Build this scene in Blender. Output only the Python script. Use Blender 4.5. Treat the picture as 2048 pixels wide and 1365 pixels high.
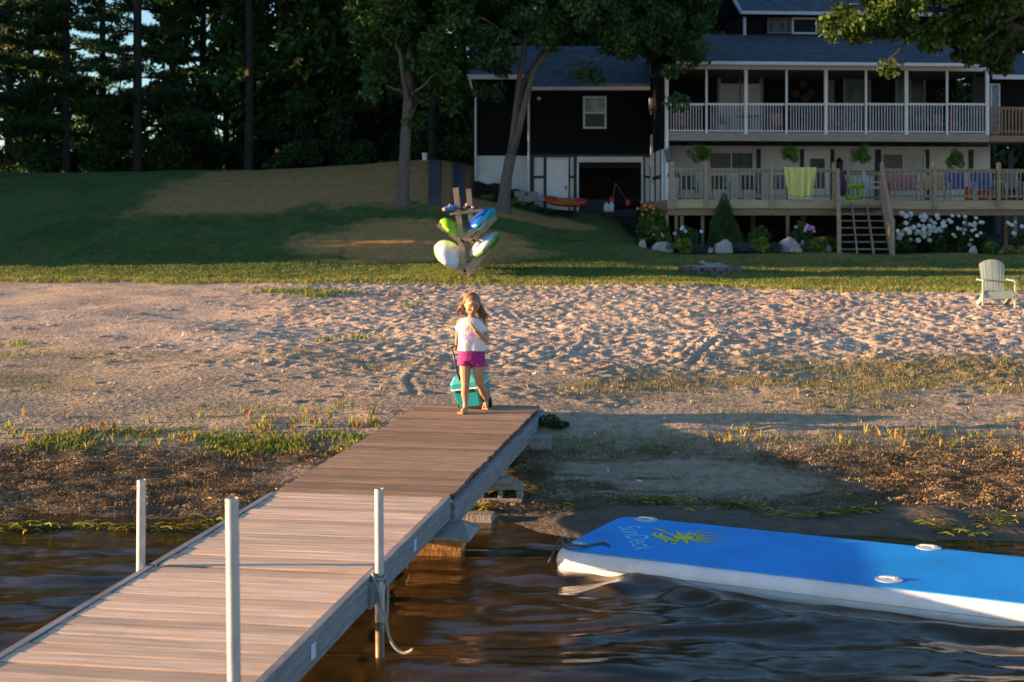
import bpy, math, random
import numpy as np
from mathutils import Vector, Matrix, noise as mnoise
random.seed(7); RNG = np.random.default_rng(11)
for o in list(bpy.data.objects): bpy.data.objects.remove(o)
SC = bpy.context.scene; COL = SC.collection
R = math.radians
# ------------------------------------------------------------------ camera, sky, sun
F, CX, HY, CZ = 2750.0, 1024.0, 447.0, 2.38
cam = bpy.data.cameras.new('camera'); cam.sensor_width = 36; cam.lens = F/2048*36
cam.shift_y = -(682.5-HY)/2048; cam.clip_start = .1; cam.clip_end = 3000
cam.dof.use_dof = True; cam.dof.focus_distance = 11.5; cam.dof.aperture_fstop = 3.2
co = bpy.data.objects.new('camera', cam); COL.objects.link(co)
co.location = (0, 0, CZ); co.rotation_euler = (R(90), 0, 0); SC.camera = co
SUN_EL, SUN_FROM = 6.8, 182.0          # the sun stands left of the view, a little on the camera's side
w = bpy.data.worlds.new('World'); SC.world = w; w.use_nodes = True
nt = w.node_tree; sky = nt.nodes.new('ShaderNodeTexSky'); sky.sky_type = 'NISHITA'
sky.sun_disc = False; sky.sun_elevation = R(SUN_EL); sky.sun_rotation = R(90-SUN_FROM)
sky.air_density = 1.0; sky.dust_density = 0.5; sky.ozone_density = 2.9
bg = nt.nodes['Background']; bg.inputs[1].default_value = .10
nt.links.new(sky.outputs[0], bg.inputs[0])
sl = bpy.data.lights.new('sun', 'SUN'); sl.energy = 5.0; sl.angle = R(.5); sl.color = (1, .62, .32)
so = bpy.data.objects.new('sun', sl); COL.objects.link(so)
sd = Vector((math.cos(R(SUN_FROM))*math.cos(R(SUN_EL)), math.sin(R(SUN_FROM))*math.cos(R(SUN_EL)), math.sin(R(SUN_EL))))
so.rotation_euler = sd.to_track_quat('Z', 'Y').to_euler()
so.location = (-20, 0, 20)
SC.view_settings.view_transform = 'Standard'; SC.view_settings.look = 'None'
SC.view_settings.exposure = 1.9; SC.view_settings.gamma = 1
SC.render.engine = 'CYCLES'
SC.cycles.transparent_max_bounces = 12; SC.cycles.max_bounces = 6

# ------------------------------------------------------------------ helpers
def P(px, py, Y): return Vector(((px-CX)/F*Y, Y, CZ-(py-HY)/F*Y))
def U(px, py, z):
    Y = F*(CZ-z)/(py-HY); return Vector(((px-CX)/F*Y, Y, z))
BASE = {}
def tag(o, label=None, cat=None, group=None, kind=None):
    for k, v in (('label', label), ('category', cat), ('group', group), ('kind', kind)):
        if v: o[k] = v
    return o
def empty(name, loc, label, cat, group=None):
    o = bpy.data.objects.new(name, None); COL.objects.link(o); o.location = loc
    o.empty_display_size = .2; BASE[o.name] = Vector(loc); return tag(o, label, cat, group)
def link(name, me, parent=None, base=None):
    o = bpy.data.objects.new(name, me); COL.objects.link(o)
    if parent is not None: o.parent = parent; BASE[o.name] = BASE[parent.name]
    else:
        o.location = base; BASE[o.name] = Vector(base)
    return o
class MB:
    def __init__(s, xf=None): s.v = []; s.f = []; s.m = []; s.xf = xf; s.mi = 0
    def add(s, vs, fs):
        n = len(s.v); s.v += [s.xf(Vector(v)) if s.xf else Vector(v) for v in vs]
        s.f += [tuple(i+n for i in f) for f in fs]; s.m += [s.mi]*len(fs); return s
    def box(s, x0, x1, y0, y1, z0, z1):
        return s.add([(x, y, z) for z in (z0, z1) for y in (y0, y1) for x in (x0, x1)],
                     [(0,2,3,1),(4,5,7,6),(0,1,5,4),(2,6,7,3),(0,4,6,2),(1,3,7,5)])
    def bar(s, a, b, wx, wz, up=(0,0,1)):          # a rectangular bar from a to b
        a = Vector(a); b = Vector(b); d = (b-a).normalized(); up = Vector(up)
        if abs(d.dot(up)) > .99: up = Vector((0,1,0))
        x = d.cross(up).normalized(); z = x.cross(d)
        vs = [p+x*(i*wx/2)+z*(j*wz/2) for p in (a, b) for j in (-1,1) for i in (-1,1)]
        return s.add(vs, [(0,1,3,2),(4,6,7,5),(0,4,5,1),(2,3,7,6),(0,2,6,4),(1,5,7,3)])
    def tube(s, pts, rs, n=8, cap=True):
        pts = [Vector(p) for p in pts]
        if not hasattr(rs, '__len__'): rs = [rs]*len(pts)
        vs = []; fs = []; up = Vector((.13,.31,.94)); x = None
        for i, p in enumerate(pts):
            d = (pts[min(i+1, len(pts)-1)]-pts[max(i-1, 0)]).normalized()
            if x is None: x = d.cross(up if abs(d.dot(up)) < .95 else Vector((1,0,0))).normalized()
            else: x = (x-d*x.dot(d)).normalized()
            y = d.cross(x)
            for k in range(n):
                a = 2*math.pi*k/n; vs.append(p+(x*math.cos(a)+y*math.sin(a))*rs[i])
        for i in range(len(pts)-1):
            for k in range(n):
                k2 = (k+1) % n; fs.append((i*n+k, i*n+k2, (i+1)*n+k2, (i+1)*n+k))
        if cap: fs.append(tuple(range(n))[::-1]); fs.append(tuple((len(pts)-1)*n+k for k in range(n)))
        return s.add(vs, fs)
    def ball(s, c, r, n=10, m=7, M=None):
        if not hasattr(r, '__len__'): r = (r, r, r)
        c = Vector(c); vs = [Vector((0,0,-r[2]))]; fs = []
        for j in range(1, m):
            t = math.pi*j/m
            for k in range(n):
                a = 2*math.pi*k/n
                vs.append(Vector((r[0]*math.sin(t)*math.cos(a), r[1]*math.sin(t)*math.sin(a), -r[2]*math.cos(t))))
        vs.append(Vector((0,0,r[2])))
        for k in range(n): fs.append((0, 1+(k+1)%n, 1+k))
        for j in range(m-2):
            for k in range(n):
                a = 1+j*n+k; b = 1+j*n+(k+1)%n; fs.append((a, b, b+n, a+n))
        L = len(vs)-1
        for k in range(n): fs.append((L, L-n+k, L-n+(k+1)%n))
        if M: vs = [M @ v for v in vs]
        return s.add([v+c for v in vs], fs)
    def loft(s, rings, cap=True):
        n = len(rings[0]); vs = [v for r in rings for v in r]; fs = []
        for i in range(len(rings)-1):
            for k in range(n):
                k2 = (k+1) % n; fs.append((i*n+k, i*n+k2, (i+1)*n+k2, (i+1)*n+k))
        if cap: fs.append(tuple(range(n))[::-1]); fs.append(tuple((len(rings)-1)*n+k for k in range(n)))
        return s.add(vs, fs)
    def build(s, name, mats, parent=None, smooth=False, base=None, bevel=0, seg=2):
        if parent is not None: b = BASE[parent.name]
        else:
            if base is None:
                xs = [v.x for v in s.v]; ys = [v.y for v in s.v]; zs = [v.z for v in s.v]
                base = ((min(xs)+max(xs))/2, (min(ys)+max(ys))/2, min(zs))
            b = Vector(base)
        me = bpy.data.meshes.new(name); me.from_pydata([v-b for v in s.v], [], s.f); me.update()
        if not isinstance(mats, (list, tuple)): mats = [mats]
        for m in mats: me.materials.append(m)
        if len(mats) > 1: me.polygons.foreach_set('material_index', s.m)
        if smooth: me.polygons.foreach_set('use_smooth', [True]*len(me.polygons))
        o = link(name, me, parent, b)
        if bevel:
            md = o.modifiers.new('bevel', 'BEVEL'); md.width = bevel; md.segments = seg; md.limit_method = 'ANGLE'
        return o
def copy_tree(o, parent=None):
    c = o.copy(); COL.objects.link(c); c.parent = parent
    for ch in o.children: copy_tree(ch, c)
    return c
def np_mesh(name, V, Fc, mat, parent=None, base=None, cols=None, smooth=False):
    """V (n,3), Fc (m,k) faces of k corners each"""
    V = np.asarray(V, dtype=np.float32); Fc = np.asarray(Fc, dtype=np.int32)
    b = np.array(BASE[parent.name] if parent is not None else base, dtype=np.float32)
    V = V-b; me = bpy.data.meshes.new(name); n, k = len(V), Fc.shape[1]
    me.vertices.add(n); me.vertices.foreach_set('co', V.ravel())
    me.loops.add(Fc.size); me.loops.foreach_set('vertex_index', Fc.ravel())
    me.polygons.add(len(Fc)); me.polygons.foreach_set('loop_start', np.arange(0, Fc.size, k, dtype=np.int32))
    me.update(calc_edges=True)
    if smooth: me.polygons.foreach_set('use_smooth', np.ones(len(Fc), dtype=bool))
    if cols is not None:
        a = me.color_attributes.new('Col', 'FLOAT_COLOR', 'POINT')
        c4 = np.ones((n, 4), dtype=np.float32); c4[:, :3] = cols; a.data.foreach_set('color', c4.ravel())
    me.materials.append(mat); return link(name, me, parent, tuple(b))
# numpy noise
def _h(ix, iy, s):
    n = (ix.astype(np.int64)*374761393 + iy.astype(np.int64)*668265263 + s*974711) & 0x7fffffff
    n = ((n ^ (n >> 13))*1274126177) & 0x7fffffff
    return ((n ^ (n >> 16)) & 0xffff)/65535.0
def vn(x, y, s=0):
    ix = np.floor(x); iy = np.floor(y); fx = x-ix; fy = y-iy; fx = fx*fx*(3-2*fx); fy = fy*fy*(3-2*fy)
    a = _h(ix, iy, s); b = _h(ix+1, iy, s); c = _h(ix, iy+1, s); d = _h(ix+1, iy+1, s)
    return a+(b-a)*fx+(c-a)*fy+(a-b-c+d)*fx*fy
def fbm(x, y, s=0, o=4):
    t = 0; a = .5; q = 0
    for i in range(o): t = t+a*vn(x, y, s+i*17); q += a; a *= .5; x = x*2.03+3.1; y = y*2.03+1.7
    return t/q
def sst(a, b, x): t = np.clip((x-a)/(b-a), 0, 1); return t*t*(3-2*t)
# ------------------------------------------------------------------ materials
MC = {}
def mat(name, col, rough=.7, var=0., vs=6., bump=0., bs=30., metal=0., col2=None, stretch=None, attr=False, trans=0., spec=.5, coat=0.):
    if name in MC: return MC[name]
    m = bpy.data.materials.new(name); m.use_nodes = True; MC[name] = m
    n = m.node_tree.nodes; l = m.node_tree.links; b = n['Principled BSDF']
    b.inputs['Base Color'].default_value = (*col, 1); b.inputs['Roughness'].default_value = rough
    b.inputs['Metallic'].default_value = metal; b.inputs['Specular IOR Level'].default_value = spec
    if coat: b.inputs['Coat Weight'].default_value = coat
    tc = n.new('ShaderNodeTexCoord'); mp = n.new('ShaderNodeMapping'); l.new(tc.outputs['Object'], mp.inputs[0])
    if stretch: mp.inputs['Scale'].default_value = stretch
    src = None
    if var or col2:
        t = n.new('ShaderNodeTexNoise'); t.inputs['Scale'].default_value = vs; t.inputs['Detail'].default_value = 6
        l.new(mp.outputs[0], t.inputs[0]); r = n.new('ShaderNodeValToRGB')
        c2 = col2 or tuple(min(1, c*(1+var)) for c in col); c1 = col if col2 else tuple(c*(1-var) for c in col)
        r.color_ramp.elements[0].position = .32; r.color_ramp.elements[1].position = .68
        r.color_ramp.elements[0].color = (*c1, 1); r.color_ramp.elements[1].color = (*c2, 1)
        l.new(t.outputs[0], r.inputs[0]); l.new(r.outputs[0], b.inputs['Base Color']); src = r.outputs[0]
    if attr:
        a = n.new('ShaderNodeAttribute'); a.attribute_name = 'Col'
        if src:
            mx = n.new('ShaderNodeMix'); mx.data_type = 'RGBA'; mx.blend_type = 'MULTIPLY'; mx.inputs[0].default_value = 1
            l.new(src, mx.inputs[6]); l.new(a.outputs[0], mx.inputs[7]); src = mx.outputs[2]
        else: src = a.outputs[0]
        l.new(src, b.inputs['Base Color'])
    if bump:
        t = n.new('ShaderNodeTexNoise'); t.inputs['Scale'].default_value = bs; t.inputs['Detail'].default_value = 8
        l.new(mp.outputs[0], t.inputs[0]); bp = n.new('ShaderNodeBump'); bp.inputs['Distance'].default_value = bump
        l.new(t.outputs[0], bp.inputs['Height']); l.new(bp.outputs[0], b.inputs['Normal'])
    if trans:
        tr = n.new('ShaderNodeBsdfTranslucent'); ms = n.new('ShaderNodeMixShader'); ms.inputs[0].default_value = trans
        if src: l.new(src, tr.inputs[0])
        else: tr.inputs[0].default_value = (*col, 1)
        l.new(b.outputs[0], ms.inputs[1]); l.new(tr.outputs[0], ms.inputs[2]); l.new(ms.outputs[0], n['Material Output'].inputs[0])
    return m
def wood(name, c1, c2, stretch, rough=.75, vs=3.0, bump=.004):
    return mat(name, c1, rough, vs=vs, col2=c2, stretch=stretch, bump=bump, bs=5)
M = dict(
 white=mat('white_paint', (.74,.75,.80), .5, var=.06, vs=3),
 trim=mat('white_trim', (.60,.60,.63), .45, var=.05, vs=4),
 wallwhite=mat('white_wall', (.62,.63,.66), .8, var=.10, vs=1.5, bump=.003, bs=40),
 siding=mat('black_siding', (.0055,.006,.008), .8, col2=(.010,.011,.013), stretch=(8,8,.3), vs=4, spec=.12),
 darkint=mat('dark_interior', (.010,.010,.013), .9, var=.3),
 deckwood=wood('weathered_deck_wood', (.27,.185,.125), (.40,.30,.215), (1,1,6)),
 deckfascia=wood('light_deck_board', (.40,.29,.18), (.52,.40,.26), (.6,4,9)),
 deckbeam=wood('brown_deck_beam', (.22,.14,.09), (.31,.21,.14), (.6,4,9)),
 glass=mat('window_glass', (.015,.02,.025), .25, spec=.25),
 blind=mat('pale_blind', (.36,.40,.44), .8, var=.1, vs=9),
 alu=mat('galvanised_pipe', (.50,.48,.46), .45, metal=.45, var=.12, vs=12, bump=.001, bs=60),
 black=mat('black_plastic', (.012,.012,.014), .45),
 rope=mat('grey_rope', (.30,.27,.24), .9, var=.25, vs=60, bump=.004, bs=200),
 bark=mat('tree_bark', (.10,.085,.075), .95, var=.35, vs=6, stretch=(3,3,.5), bump=.05, bs=9),
 barkp=mat('pale_bark', (.135,.112,.10), .95, var=.28, vs=5, stretch=(4,4,.5), bump=.05, bs=9),
)
def shingle():
    m = mat('slate_shingles', (.045,.065,.095), .85); n = m.node_tree.nodes; l = m.node_tree.links; b = n['Principled BSDF']
    tc = n.new('ShaderNodeTexCoord'); br = n.new('ShaderNodeTexBrick'); mp = n.new('ShaderNodeMapping')
    mp.inputs['Rotation'].default_value = (0,0,0); l.new(tc.outputs['Object'], mp.inputs[0]); l.new(mp.outputs[0], br.inputs[0])
    br.inputs['Color1'].default_value = (.030,.052,.075,1); br.inputs['Color2'].default_value = (.085,.105,.125,1); br.inputs['Mortar'].default_value = (.018,.025,.04,1)
    br.inputs['Scale'].default_value = 1; br.inputs['Brick Width'].default_value = .32; br.inputs['Row Height'].default_value = .14; br.inputs['Mortar Size'].default_value = .012
    t = n.new('ShaderNodeTexNoise'); t.inputs['Scale'].default_value = 7; t.inputs['Detail'].default_value = 5; l.new(tc.outputs['Object'], t.inputs[0])
    mx = n.new('ShaderNodeMix'); mx.data_type = 'RGBA'; mx.blend_type = 'OVERLAY'; mx.inputs[0].default_value = .7
    l.new(br.outputs[0], mx.inputs[6]); l.new(t.outputs[0], mx.inputs[7]); l.new(mx.outputs[2], b.inputs['Base Color']); return m
M['shingle'] = shingle()
LEAF = mat('leaf_green', (.9,.9,.9), .55, var=.25, vs=.9, attr=True, trans=.35, spec=.3)
GRASS = mat('grass_blade', (1,1,1), .6, attr=True, trans=.35, spec=.3)
DEBRIS = mat('dead_weed', (1,1,1), .9, attr=True, spec=.2)

# ------------------------------------------------------------------ ground
def spacing(a, b, s0, s1=None):
    out = [a]; 
    while out[-1] < b:
        t = (out[-1]-a)/(b-a); out.append(out[-1]+s0+((s1 or s0)-s0)*t)
    return out[:-1]
xs = np.array(sorted(set([-x for x in spacing(13.5, 40, .12, 1.2)]+[-x for x in spacing(40.5, 700, 3, 60)]))
              + spacing(-13.4, 14.6, .055) + spacing(14.7, 40, .12, 1.2) + spacing(41, 700, 3, 60))
ys = np.array([-30, -20, -10, -4, 0, 2] + spacing(3, 10.5, .12) + spacing(10.55, 18, .045) + spacing(18, 37, .06, .075)
              + spacing(37.1, 62, .12, .3) + spacing(62.3, 110, .6, 3) + spacing(112, 1500, 8, 120))
XS, YS = np.meshgrid(xs, ys)
BY = np.array([-30, 0, 5, 8, 10, 11.05, 11.6, 12.6, 13.3, 14.4, 20, 28, 31, 35])
BZ = np.array([-2, -.75, -.5, -.26, -.10, .0, .045, .12, .22, .40, .53, .72, .78, .88])
KY = np.array([35, 38, 40, 43, 46, 48, 50, 53, 56, 60, 70, 78, 110, 1500])
KX = np.array([-19, -11, -3, -.5, 1.5, 3.2, 5.2, 8.])
KZ = np.array([
 [.88,1.05,1.25,1.8,2.45,2.9,3.35,4.0,4.4,4.6,4.6,3.4,1,1],
 [.88,1.05,1.25,1.8,2.45,2.9,3.35,4.0,4.45,4.72,4.7,3.4,1,1],
 [.88,1.08,1.30,1.95,2.65,3.06,3.5,4.25,4.97,5.1,5.1,4.2,1,1],
 [.88,1.08,1.28,1.75,2.35,2.76,3.1,3.6,4.3,4.8,4.8,4,1,1],
 [.88,1.05,1.25,1.55,2.0,2.35,2.65,2.93,3,3.2,3.4,3.4,1,1],
 [.88,1.05,1.22,1.5,1.83,2.15,2.45,2.85,2.85,3,3.2,3.2,1,1],
 [.88,.98,1.1,1.3,1.49,1.6,1.7,2.0,2.0,2.2,3,3,1,1],
 [.88,.98,1.08,1.28,1.47,1.5,1.5,1.5,1.5,1.7,2.5,3,1,1]])
def hbase(X, Y):
    zb = np.interp(Y, BY, BZ)
    cols = np.array([np.interp(Y, KY, k) for k in KZ])
    xi = np.clip(np.interp(X, KX, np.arange(len(KX))), 0, len(KX)-1.0001); i0 = xi.astype(int); f = xi-i0; f = f*f*(3-2*f)*.6+f*.4
    a = np.take_along_axis(cols.reshape(len(KX), -1), i0.reshape(1, -1), 0)[0].reshape(X.shape)
    b = np.take_along_axis(cols.reshape(len(KX), -1), (i0+1).reshape(1, -1), 0)[0].reshape(X.shape)
    zl = a+(b-a)*f
    z = np.where(Y < 35, zb, zl)
    # soften the knee of the profile
    return z
Z = hbase(XS, YS)
k = np.hanning(15); k /= k.sum()
reg = (ys > 36) & (ys < 100)
Zs = np.apply_along_axis(lambda c: np.convolve(np.pad(c, 7, mode='edge'), k, 'valid'), 0, Z); Z[reg] = Zs[reg]
EDGE = lambda X: 35.0-1.9*sst(-1.5, 12, X)*1.9+.5*(fbm(X*.7, X*0+3, 5)-.5)*2      # where sand gives way to lawn
beach = sst(13.2, 14.6, YS)*(1-sst(-.4, .4, YS-EDGE(XS)))
rough = (sst(-6, 1.5, XS+.18*(YS-14))*.85+.15)*(.2+.8*sst(16.2, 18.8, YS+1.5*(fbm(XS*.6, YS*.6, 8, 3)-.5)))*(.55+.6*sst(.35, .6, fbm(XS*.45, YS*.8, 12, 3)))
Z += beach*rough*((fbm(XS*4.2, YS*4.2, 3, 3)-.5)*.055)
Z += beach*((fbm(XS*.35, YS*.35, 9, 3)-.5)*.22)
Z += ((YS > 11) & (YS < 14.5))*(fbm(XS*2.2, YS*3.5, 33, 5)-.5)*.07
Z += .085*sst(-.1, .9, XS)*np.exp(-((YS-10.75)/.55)**2)
Z += np.exp(-((YS-10.9)/1.0)**2)*(fbm(XS*.9, YS*.9, 34, 3)-.5)*.13
Z += ((YS > 35) & (YS < 70))*(fbm(XS*.5, YS*.5, 41, 4)-.5)*.14 + ((YS > 35) & (YS < 60))*(fbm(XS*3, YS*3, 44, 3)-.5)*.035
# footprints pressed into the dry sand
for i in range(17000):
    y = 14.8+20*random.random(); x = -9+25*random.random()**.8
    if random.random() > (.06+.94*sst(-5, 1.0, np.array(x+.14*(y-14))))*(.15+.85*sst(16, 18.8, np.array(y))) : continue
    a = random.uniform(-1.3, 1.3); L = random.uniform(.07, .125); W = random.uniform(.04, .065); dpt = random.uniform(.012, .034)
    i0, i1 = np.searchsorted(xs, (x-.4, x+.4)); j0, j1 = np.searchsorted(ys, (y-.4, y+.4))
    X = XS[j0:j1, i0:i1]-x; Y = YS[j0:j1, i0:i1]-y
    u = X*math.cos(a)+Y*math.sin(a); v = -X*math.sin(a)+Y*math.cos(a)
    q = (u/L)**2+(v/W)**2
    Z[j0:j1, i0:i1] += beach[j0:j1, i0:i1]*(-dpt*np.exp(-q)+dpt*.55*np.exp(-(np.sqrt(q)-1.7)**2*3))
# wheel tracks curving over the sand
def track(pts, wd, dpt):
    P_ = []
    for a, b in zip(pts[:-1], pts[1:]):
        n = max(2, int((b-a).length/.04)); P_ += [a+(b-a)*(t/n) for t in range(n)]
    for p in P_:
        i0, i1 = np.searchsorted(xs, (p.x-.3, p.x+.3)); j0, j1 = np.searchsorted(ys, (p.y-.3, p.y+.3))
        q = np.hypot(XS[j0:j1, i0:i1]-p.x, YS[j0:j1, i0:i1]-p.y)/wd
        Z[j0:j1, i0:i1] += (.045*dpt/.04)*(-np.exp(-q*q*2)*.6+np.exp(-(q-1.5)**2*4)*.18)
def spl(pp): return [U(x, y, .42+.022*(F*1.8/(y-HY)-14.4)) for x, y in pp]
for off in (0, 14, 26):
    track(spl([(985+off,612),(1015+off,645),(1080+off,668),(1140+off,680-off*.2),(1172+off*.3,690),(1150,702+off*.4),(1090,712+off*.6),(1010,722+off*.7)]), .07, .02)
for off in (0, 22, 48): track(spl([(1330+off,735),(1365+off,705),(1400+off,680)]), .08, .025)
track(spl([(835,800),(815,770),(850,735)]), .06, .02)
Z[(YS > 10.6) & (YS < 11.2)] -= 0
def HT(x, y):
    x = np.atleast_1d(np.asarray(x, float)); y = np.atleast_1d(np.asarray(y, float))
    i = np.clip(np.searchsorted(xs, x)-1, 0, len(xs)-2); j = np.clip(np.searchsorted(ys, y)-1, 0, len(ys)-2)
    fx = (x-xs[i])/(xs[i+1]-xs[i]); fy = (y-ys[j])/(ys[j+1]-ys[j])
    return Z[j,i]*(1-fx)*(1-fy)+Z[j,i+1]*fx*(1-fy)+Z[j+1,i]*(1-fx)*fy+Z[j+1,i+1]*fx*fy
def ht(x, y): return float(HT(x, y)[0])
# dock line, used by the zones too
DD = Vector((.1521, .9884, 0)); DR = Vector((.9884, -.1521, 0)); DE = Vector((-.325, 14.40, 0))
def dockx(Y): return DE.x+(Y-DE.y)*DD.x/DD.y
# zones: densities reused for colour and for scattered plants
def z_green_left(X, Y):      # thick green band left of the dock
    c = 13.45+.12*np.sin(X*1.3)+.1*np.sin(X*3.1); 
    n = fbm(X*2.2, Y*3.0, 37, 3)
    return sst(-4.9, -4.2, X)*(1-sst(-1.35, -.9, X))*np.exp(-((Y-c+.25*(n-.5))/.20)**2)*(.12+.88*sst(.34, .55, n))
def z_green_right(X, Y):     # bands of grass on the right of the dock
    n = fbm(X*.8, Y*1.6, 71, 4)
    a = np.exp(-((Y-16.4)/.8)**2)*sst(.30, .48, n)
    b = np.exp(-((Y-13.45)/.22)**2)*.8
    c = np.exp(-((Y-18.2)/.9)**2)*sst(1.5, 5., X)*sst(.3, .48, n)+np.exp(-((Y-17.3)/.7)**2)*sst(2.5, 6., X)*.5
    d = np.exp(-((Y-15.0)/.5)**2)*sst(.45, .6, n)*.5
    return sst(-.1, .5, X-dockx(Y)-.5)*np.clip(a+b+c+d, 0, 1)
def z_sparse(X, Y):
    n = fbm(X*.55+9, Y*.9, 55, 4)
    l = (1-sst(-2.2, -.4, X))*sst(14.0, 14.6, Y)*(1-sst(18.5, 21.5, Y))*sst(.52, .64, n)*.55
    return l+.9*np.exp(-(((X+7.2)/1.0)**2+((Y-19.3)/.8)**2))+.8*np.exp(-(((X+6.3)/.8)**2+((Y-17.2)/.8)**2))
def z_edge(X, Y):
    e = EDGE(X); return np.exp(-((Y-e-.2)/.45)**2)
def z_debris(X, Y):
    n = fbm(X*.9, Y*2.2, 81, 4)
    left = (1-sst(-.9, -.5, X-dockx(Y)))*sst(11.0, 11.3, Y+.25*(n-.5))*(1-sst(12.9, 13.5, Y+(n-.5)*.6))*(1-1.0*np.exp(-(((X+1.55)/.85)**2+((Y-12.35)/.5)**2)**2))
    mud = sst(1.9, 1.3, 0*X)+np.exp(-(((X-1.9)/1.5)**2+((Y-12.25)/.42)**2))
    n5 = fbm(X*.7+4, Y*4.5, 83, 4)
    right = sst(.4, .7, X-dockx(Y))*sst(11.15, 11.35, Y+.3*(n-.5))*(1-sst(12.95, 13.45, Y+(n-.5)*.5))
    mudp = (1-sst(2.3, 3.2, X+1.2*(n-.5)))*sst(.0, .15, X-dockx(Y)-.9+.3*(n5-.5)); streak = sst(.50, .60, n5)
    right = right*(1-mudp*(1-.8*streak)*(1-.6*np.exp(-((Y-11.55)/.18)**2)-.7*np.exp(-((Y-13.1)/.15)**2)))
    return np.clip(left+right, 0, 1)*sst(.22, .42, n+.08)
def z_brown(X, Y):
    n = (fbm(X*.6, Y*.6, 61, 4)-.5)*4+(fbm(X*3.5, Y*3.5, 62, 3)-.5)*2.2
    a = sst(-13.2, -12.2, X+n*.5-(Y-52)*.1)*(1-sst(-.9, -.2, X))*sst(47.0, 48.2, Y+n*.7)*(1-sst(62, 64, Y))
    b = 1-sst(.75, 1.1, np.sqrt(((X+2.7)/3.7)**2+((Y-42.6)/3.0)**2)+n*.18)
    c = 1-sst(.75, 1.1, np.sqrt(((X-.6)/2.6)**2+((Y-48.3)/1.3)**2)+n*.15)
    return np.clip(a+b+c, 0, 1)
def z_mulch(X, Y):
    n = (fbm(X*1.5, Y*1.5, 66, 3)-.5)
    a = sst(4.0, 4.3, X+n*.4)*sst(44.6, 45.0, Y+n*.5-.35*np.clip(5.4-X, 0, 2))
    b = sst(-1.8, -1.4, X)*(1-sst(2.2, 2.6, X))*sst(49.8, 50.4, Y+n*.5+.4*(X-1)*.3)
    return np.clip(a+b, 0, 1)
def lerp(c, col, w):
    return c+(np.array(col)-c)*w[..., None]
n1 = fbm(XS*.8, YS*.8, 21, 5); n2 = fbm(XS*5, YS*5, 22, 3); n3 = fbm(XS*.22, YS*.22, 23, 3)
C = np.zeros(XS.shape+(3,)); C[:] = (.66,.495,.36)
C = lerp(C, (.53,.385,.285), sst(.45, .7, n1))
C = lerp(C, (.38,.28,.20), sst(.5, .75, n2)*.5*(1-rough))
C = lerp(C, (.34,.27,.19), (1-sst(16.3, 20.5, YS+2*(n1-.5)))*.55)
lawn = sst(-.35, .35, YS-EDGE(XS)+(n2-.5)*.5)
g = np.zeros_like(C); g[:] = (.07,.135,.035)
g = lerp(g, (.045,.10,.027), sst(.4, .65, n1)); g = lerp(g, (.12,.17,.045), sst(.5, .7, n3)*.8); g = lerp(g, (.13,.15,.05), sst(.55, .68, fbm(XS*2.2, YS*1.2, 29, 3))*.7); g = lerp(g, (.17,.17,.05), sst(.5, .7, n2)*.35)
dry = np.clip(sst(2, 6, XS)*.85+np.exp(-((YS-EDGE(XS)-1)/2.2)**2)*.6, 0, 1)*sst(.3, .6, n1+.15*n2)  # dry grass on the right; strip along the sand has sunlit yellow painted in
g = lerp(g, (.34,.24,.075), dry*(1-sst(44, 46, YS)*.6))
C = lerp(C, (0,0,0), lawn)+g*lawn[..., None]
C = lerp(C, (.54,.29,.105), z_brown(XS, YS)*(.75+.25*n2)); C = lerp(C, (.26,.15,.065), z_brown(XS, YS)*sst(.5, .75, n2)*.5)
C = lerp(C, (.022,.017,.013), z_mulch(XS, YS))
low = 1-sst(13.3, 13.9, YS+.5*(n1-.5))
C = lerp(C, (.30,.235,.175), low)
C = lerp(C, (.20,.17,.075), np.clip(z_green_right(XS, YS)*.75+z_sparse(XS, YS)*.5, 0, 1)); C = lerp(C, (.38,.29,.19), (1-sst(16.5, 19.5, YS+2*(n1-.5)))*.45); C = lerp(C, (.09,.11,.03), z_green_left(XS, YS)*.9)
C = lerp(C, (.17,.115,.065), z_debris(XS, YS)*(.55+.45*sst(.35, .6, n2)))
C = lerp(C, (.08,.055,.035), z_debris(XS, YS)*sst(.5, .62, n2)*.6)
wet = 1-sst(11.2, 11.8, YS+.4*(n1-.5)); C = lerp(C, (.14,.11,.08), wet)
bed = 1-sst(9.0, 11.0, YS+1.1*sst(-.1, .9, XS)); C = lerp(C, (.15,.085,.035), bed); C = lerp(C, (.055,.038,.018), bed*sst(.42, .62, n1))
ii = np.arange(len(ys)-1)[:, None]*len(xs)+np.arange(len(xs)-1)[None, :]
FQ = np.stack([ii, ii+1, ii+len(xs)+1, ii+len(xs)], -1).reshape(-1, 4)
gm = mat('ground_soil_sand_lawn', (.82,.82,.82), .95, var=.22, vs=9, attr=True, bump=.02, bs=16, spec=.15)
go = np_mesh('ground', np.stack([XS, YS, Z], -1).reshape(-1, 3), FQ, gm, base=(0,0,0), cols=C.reshape(-1, 3), smooth=True)
tag(go, kind='structure', label='sandy beach rising to a grassy lawn')

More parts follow.
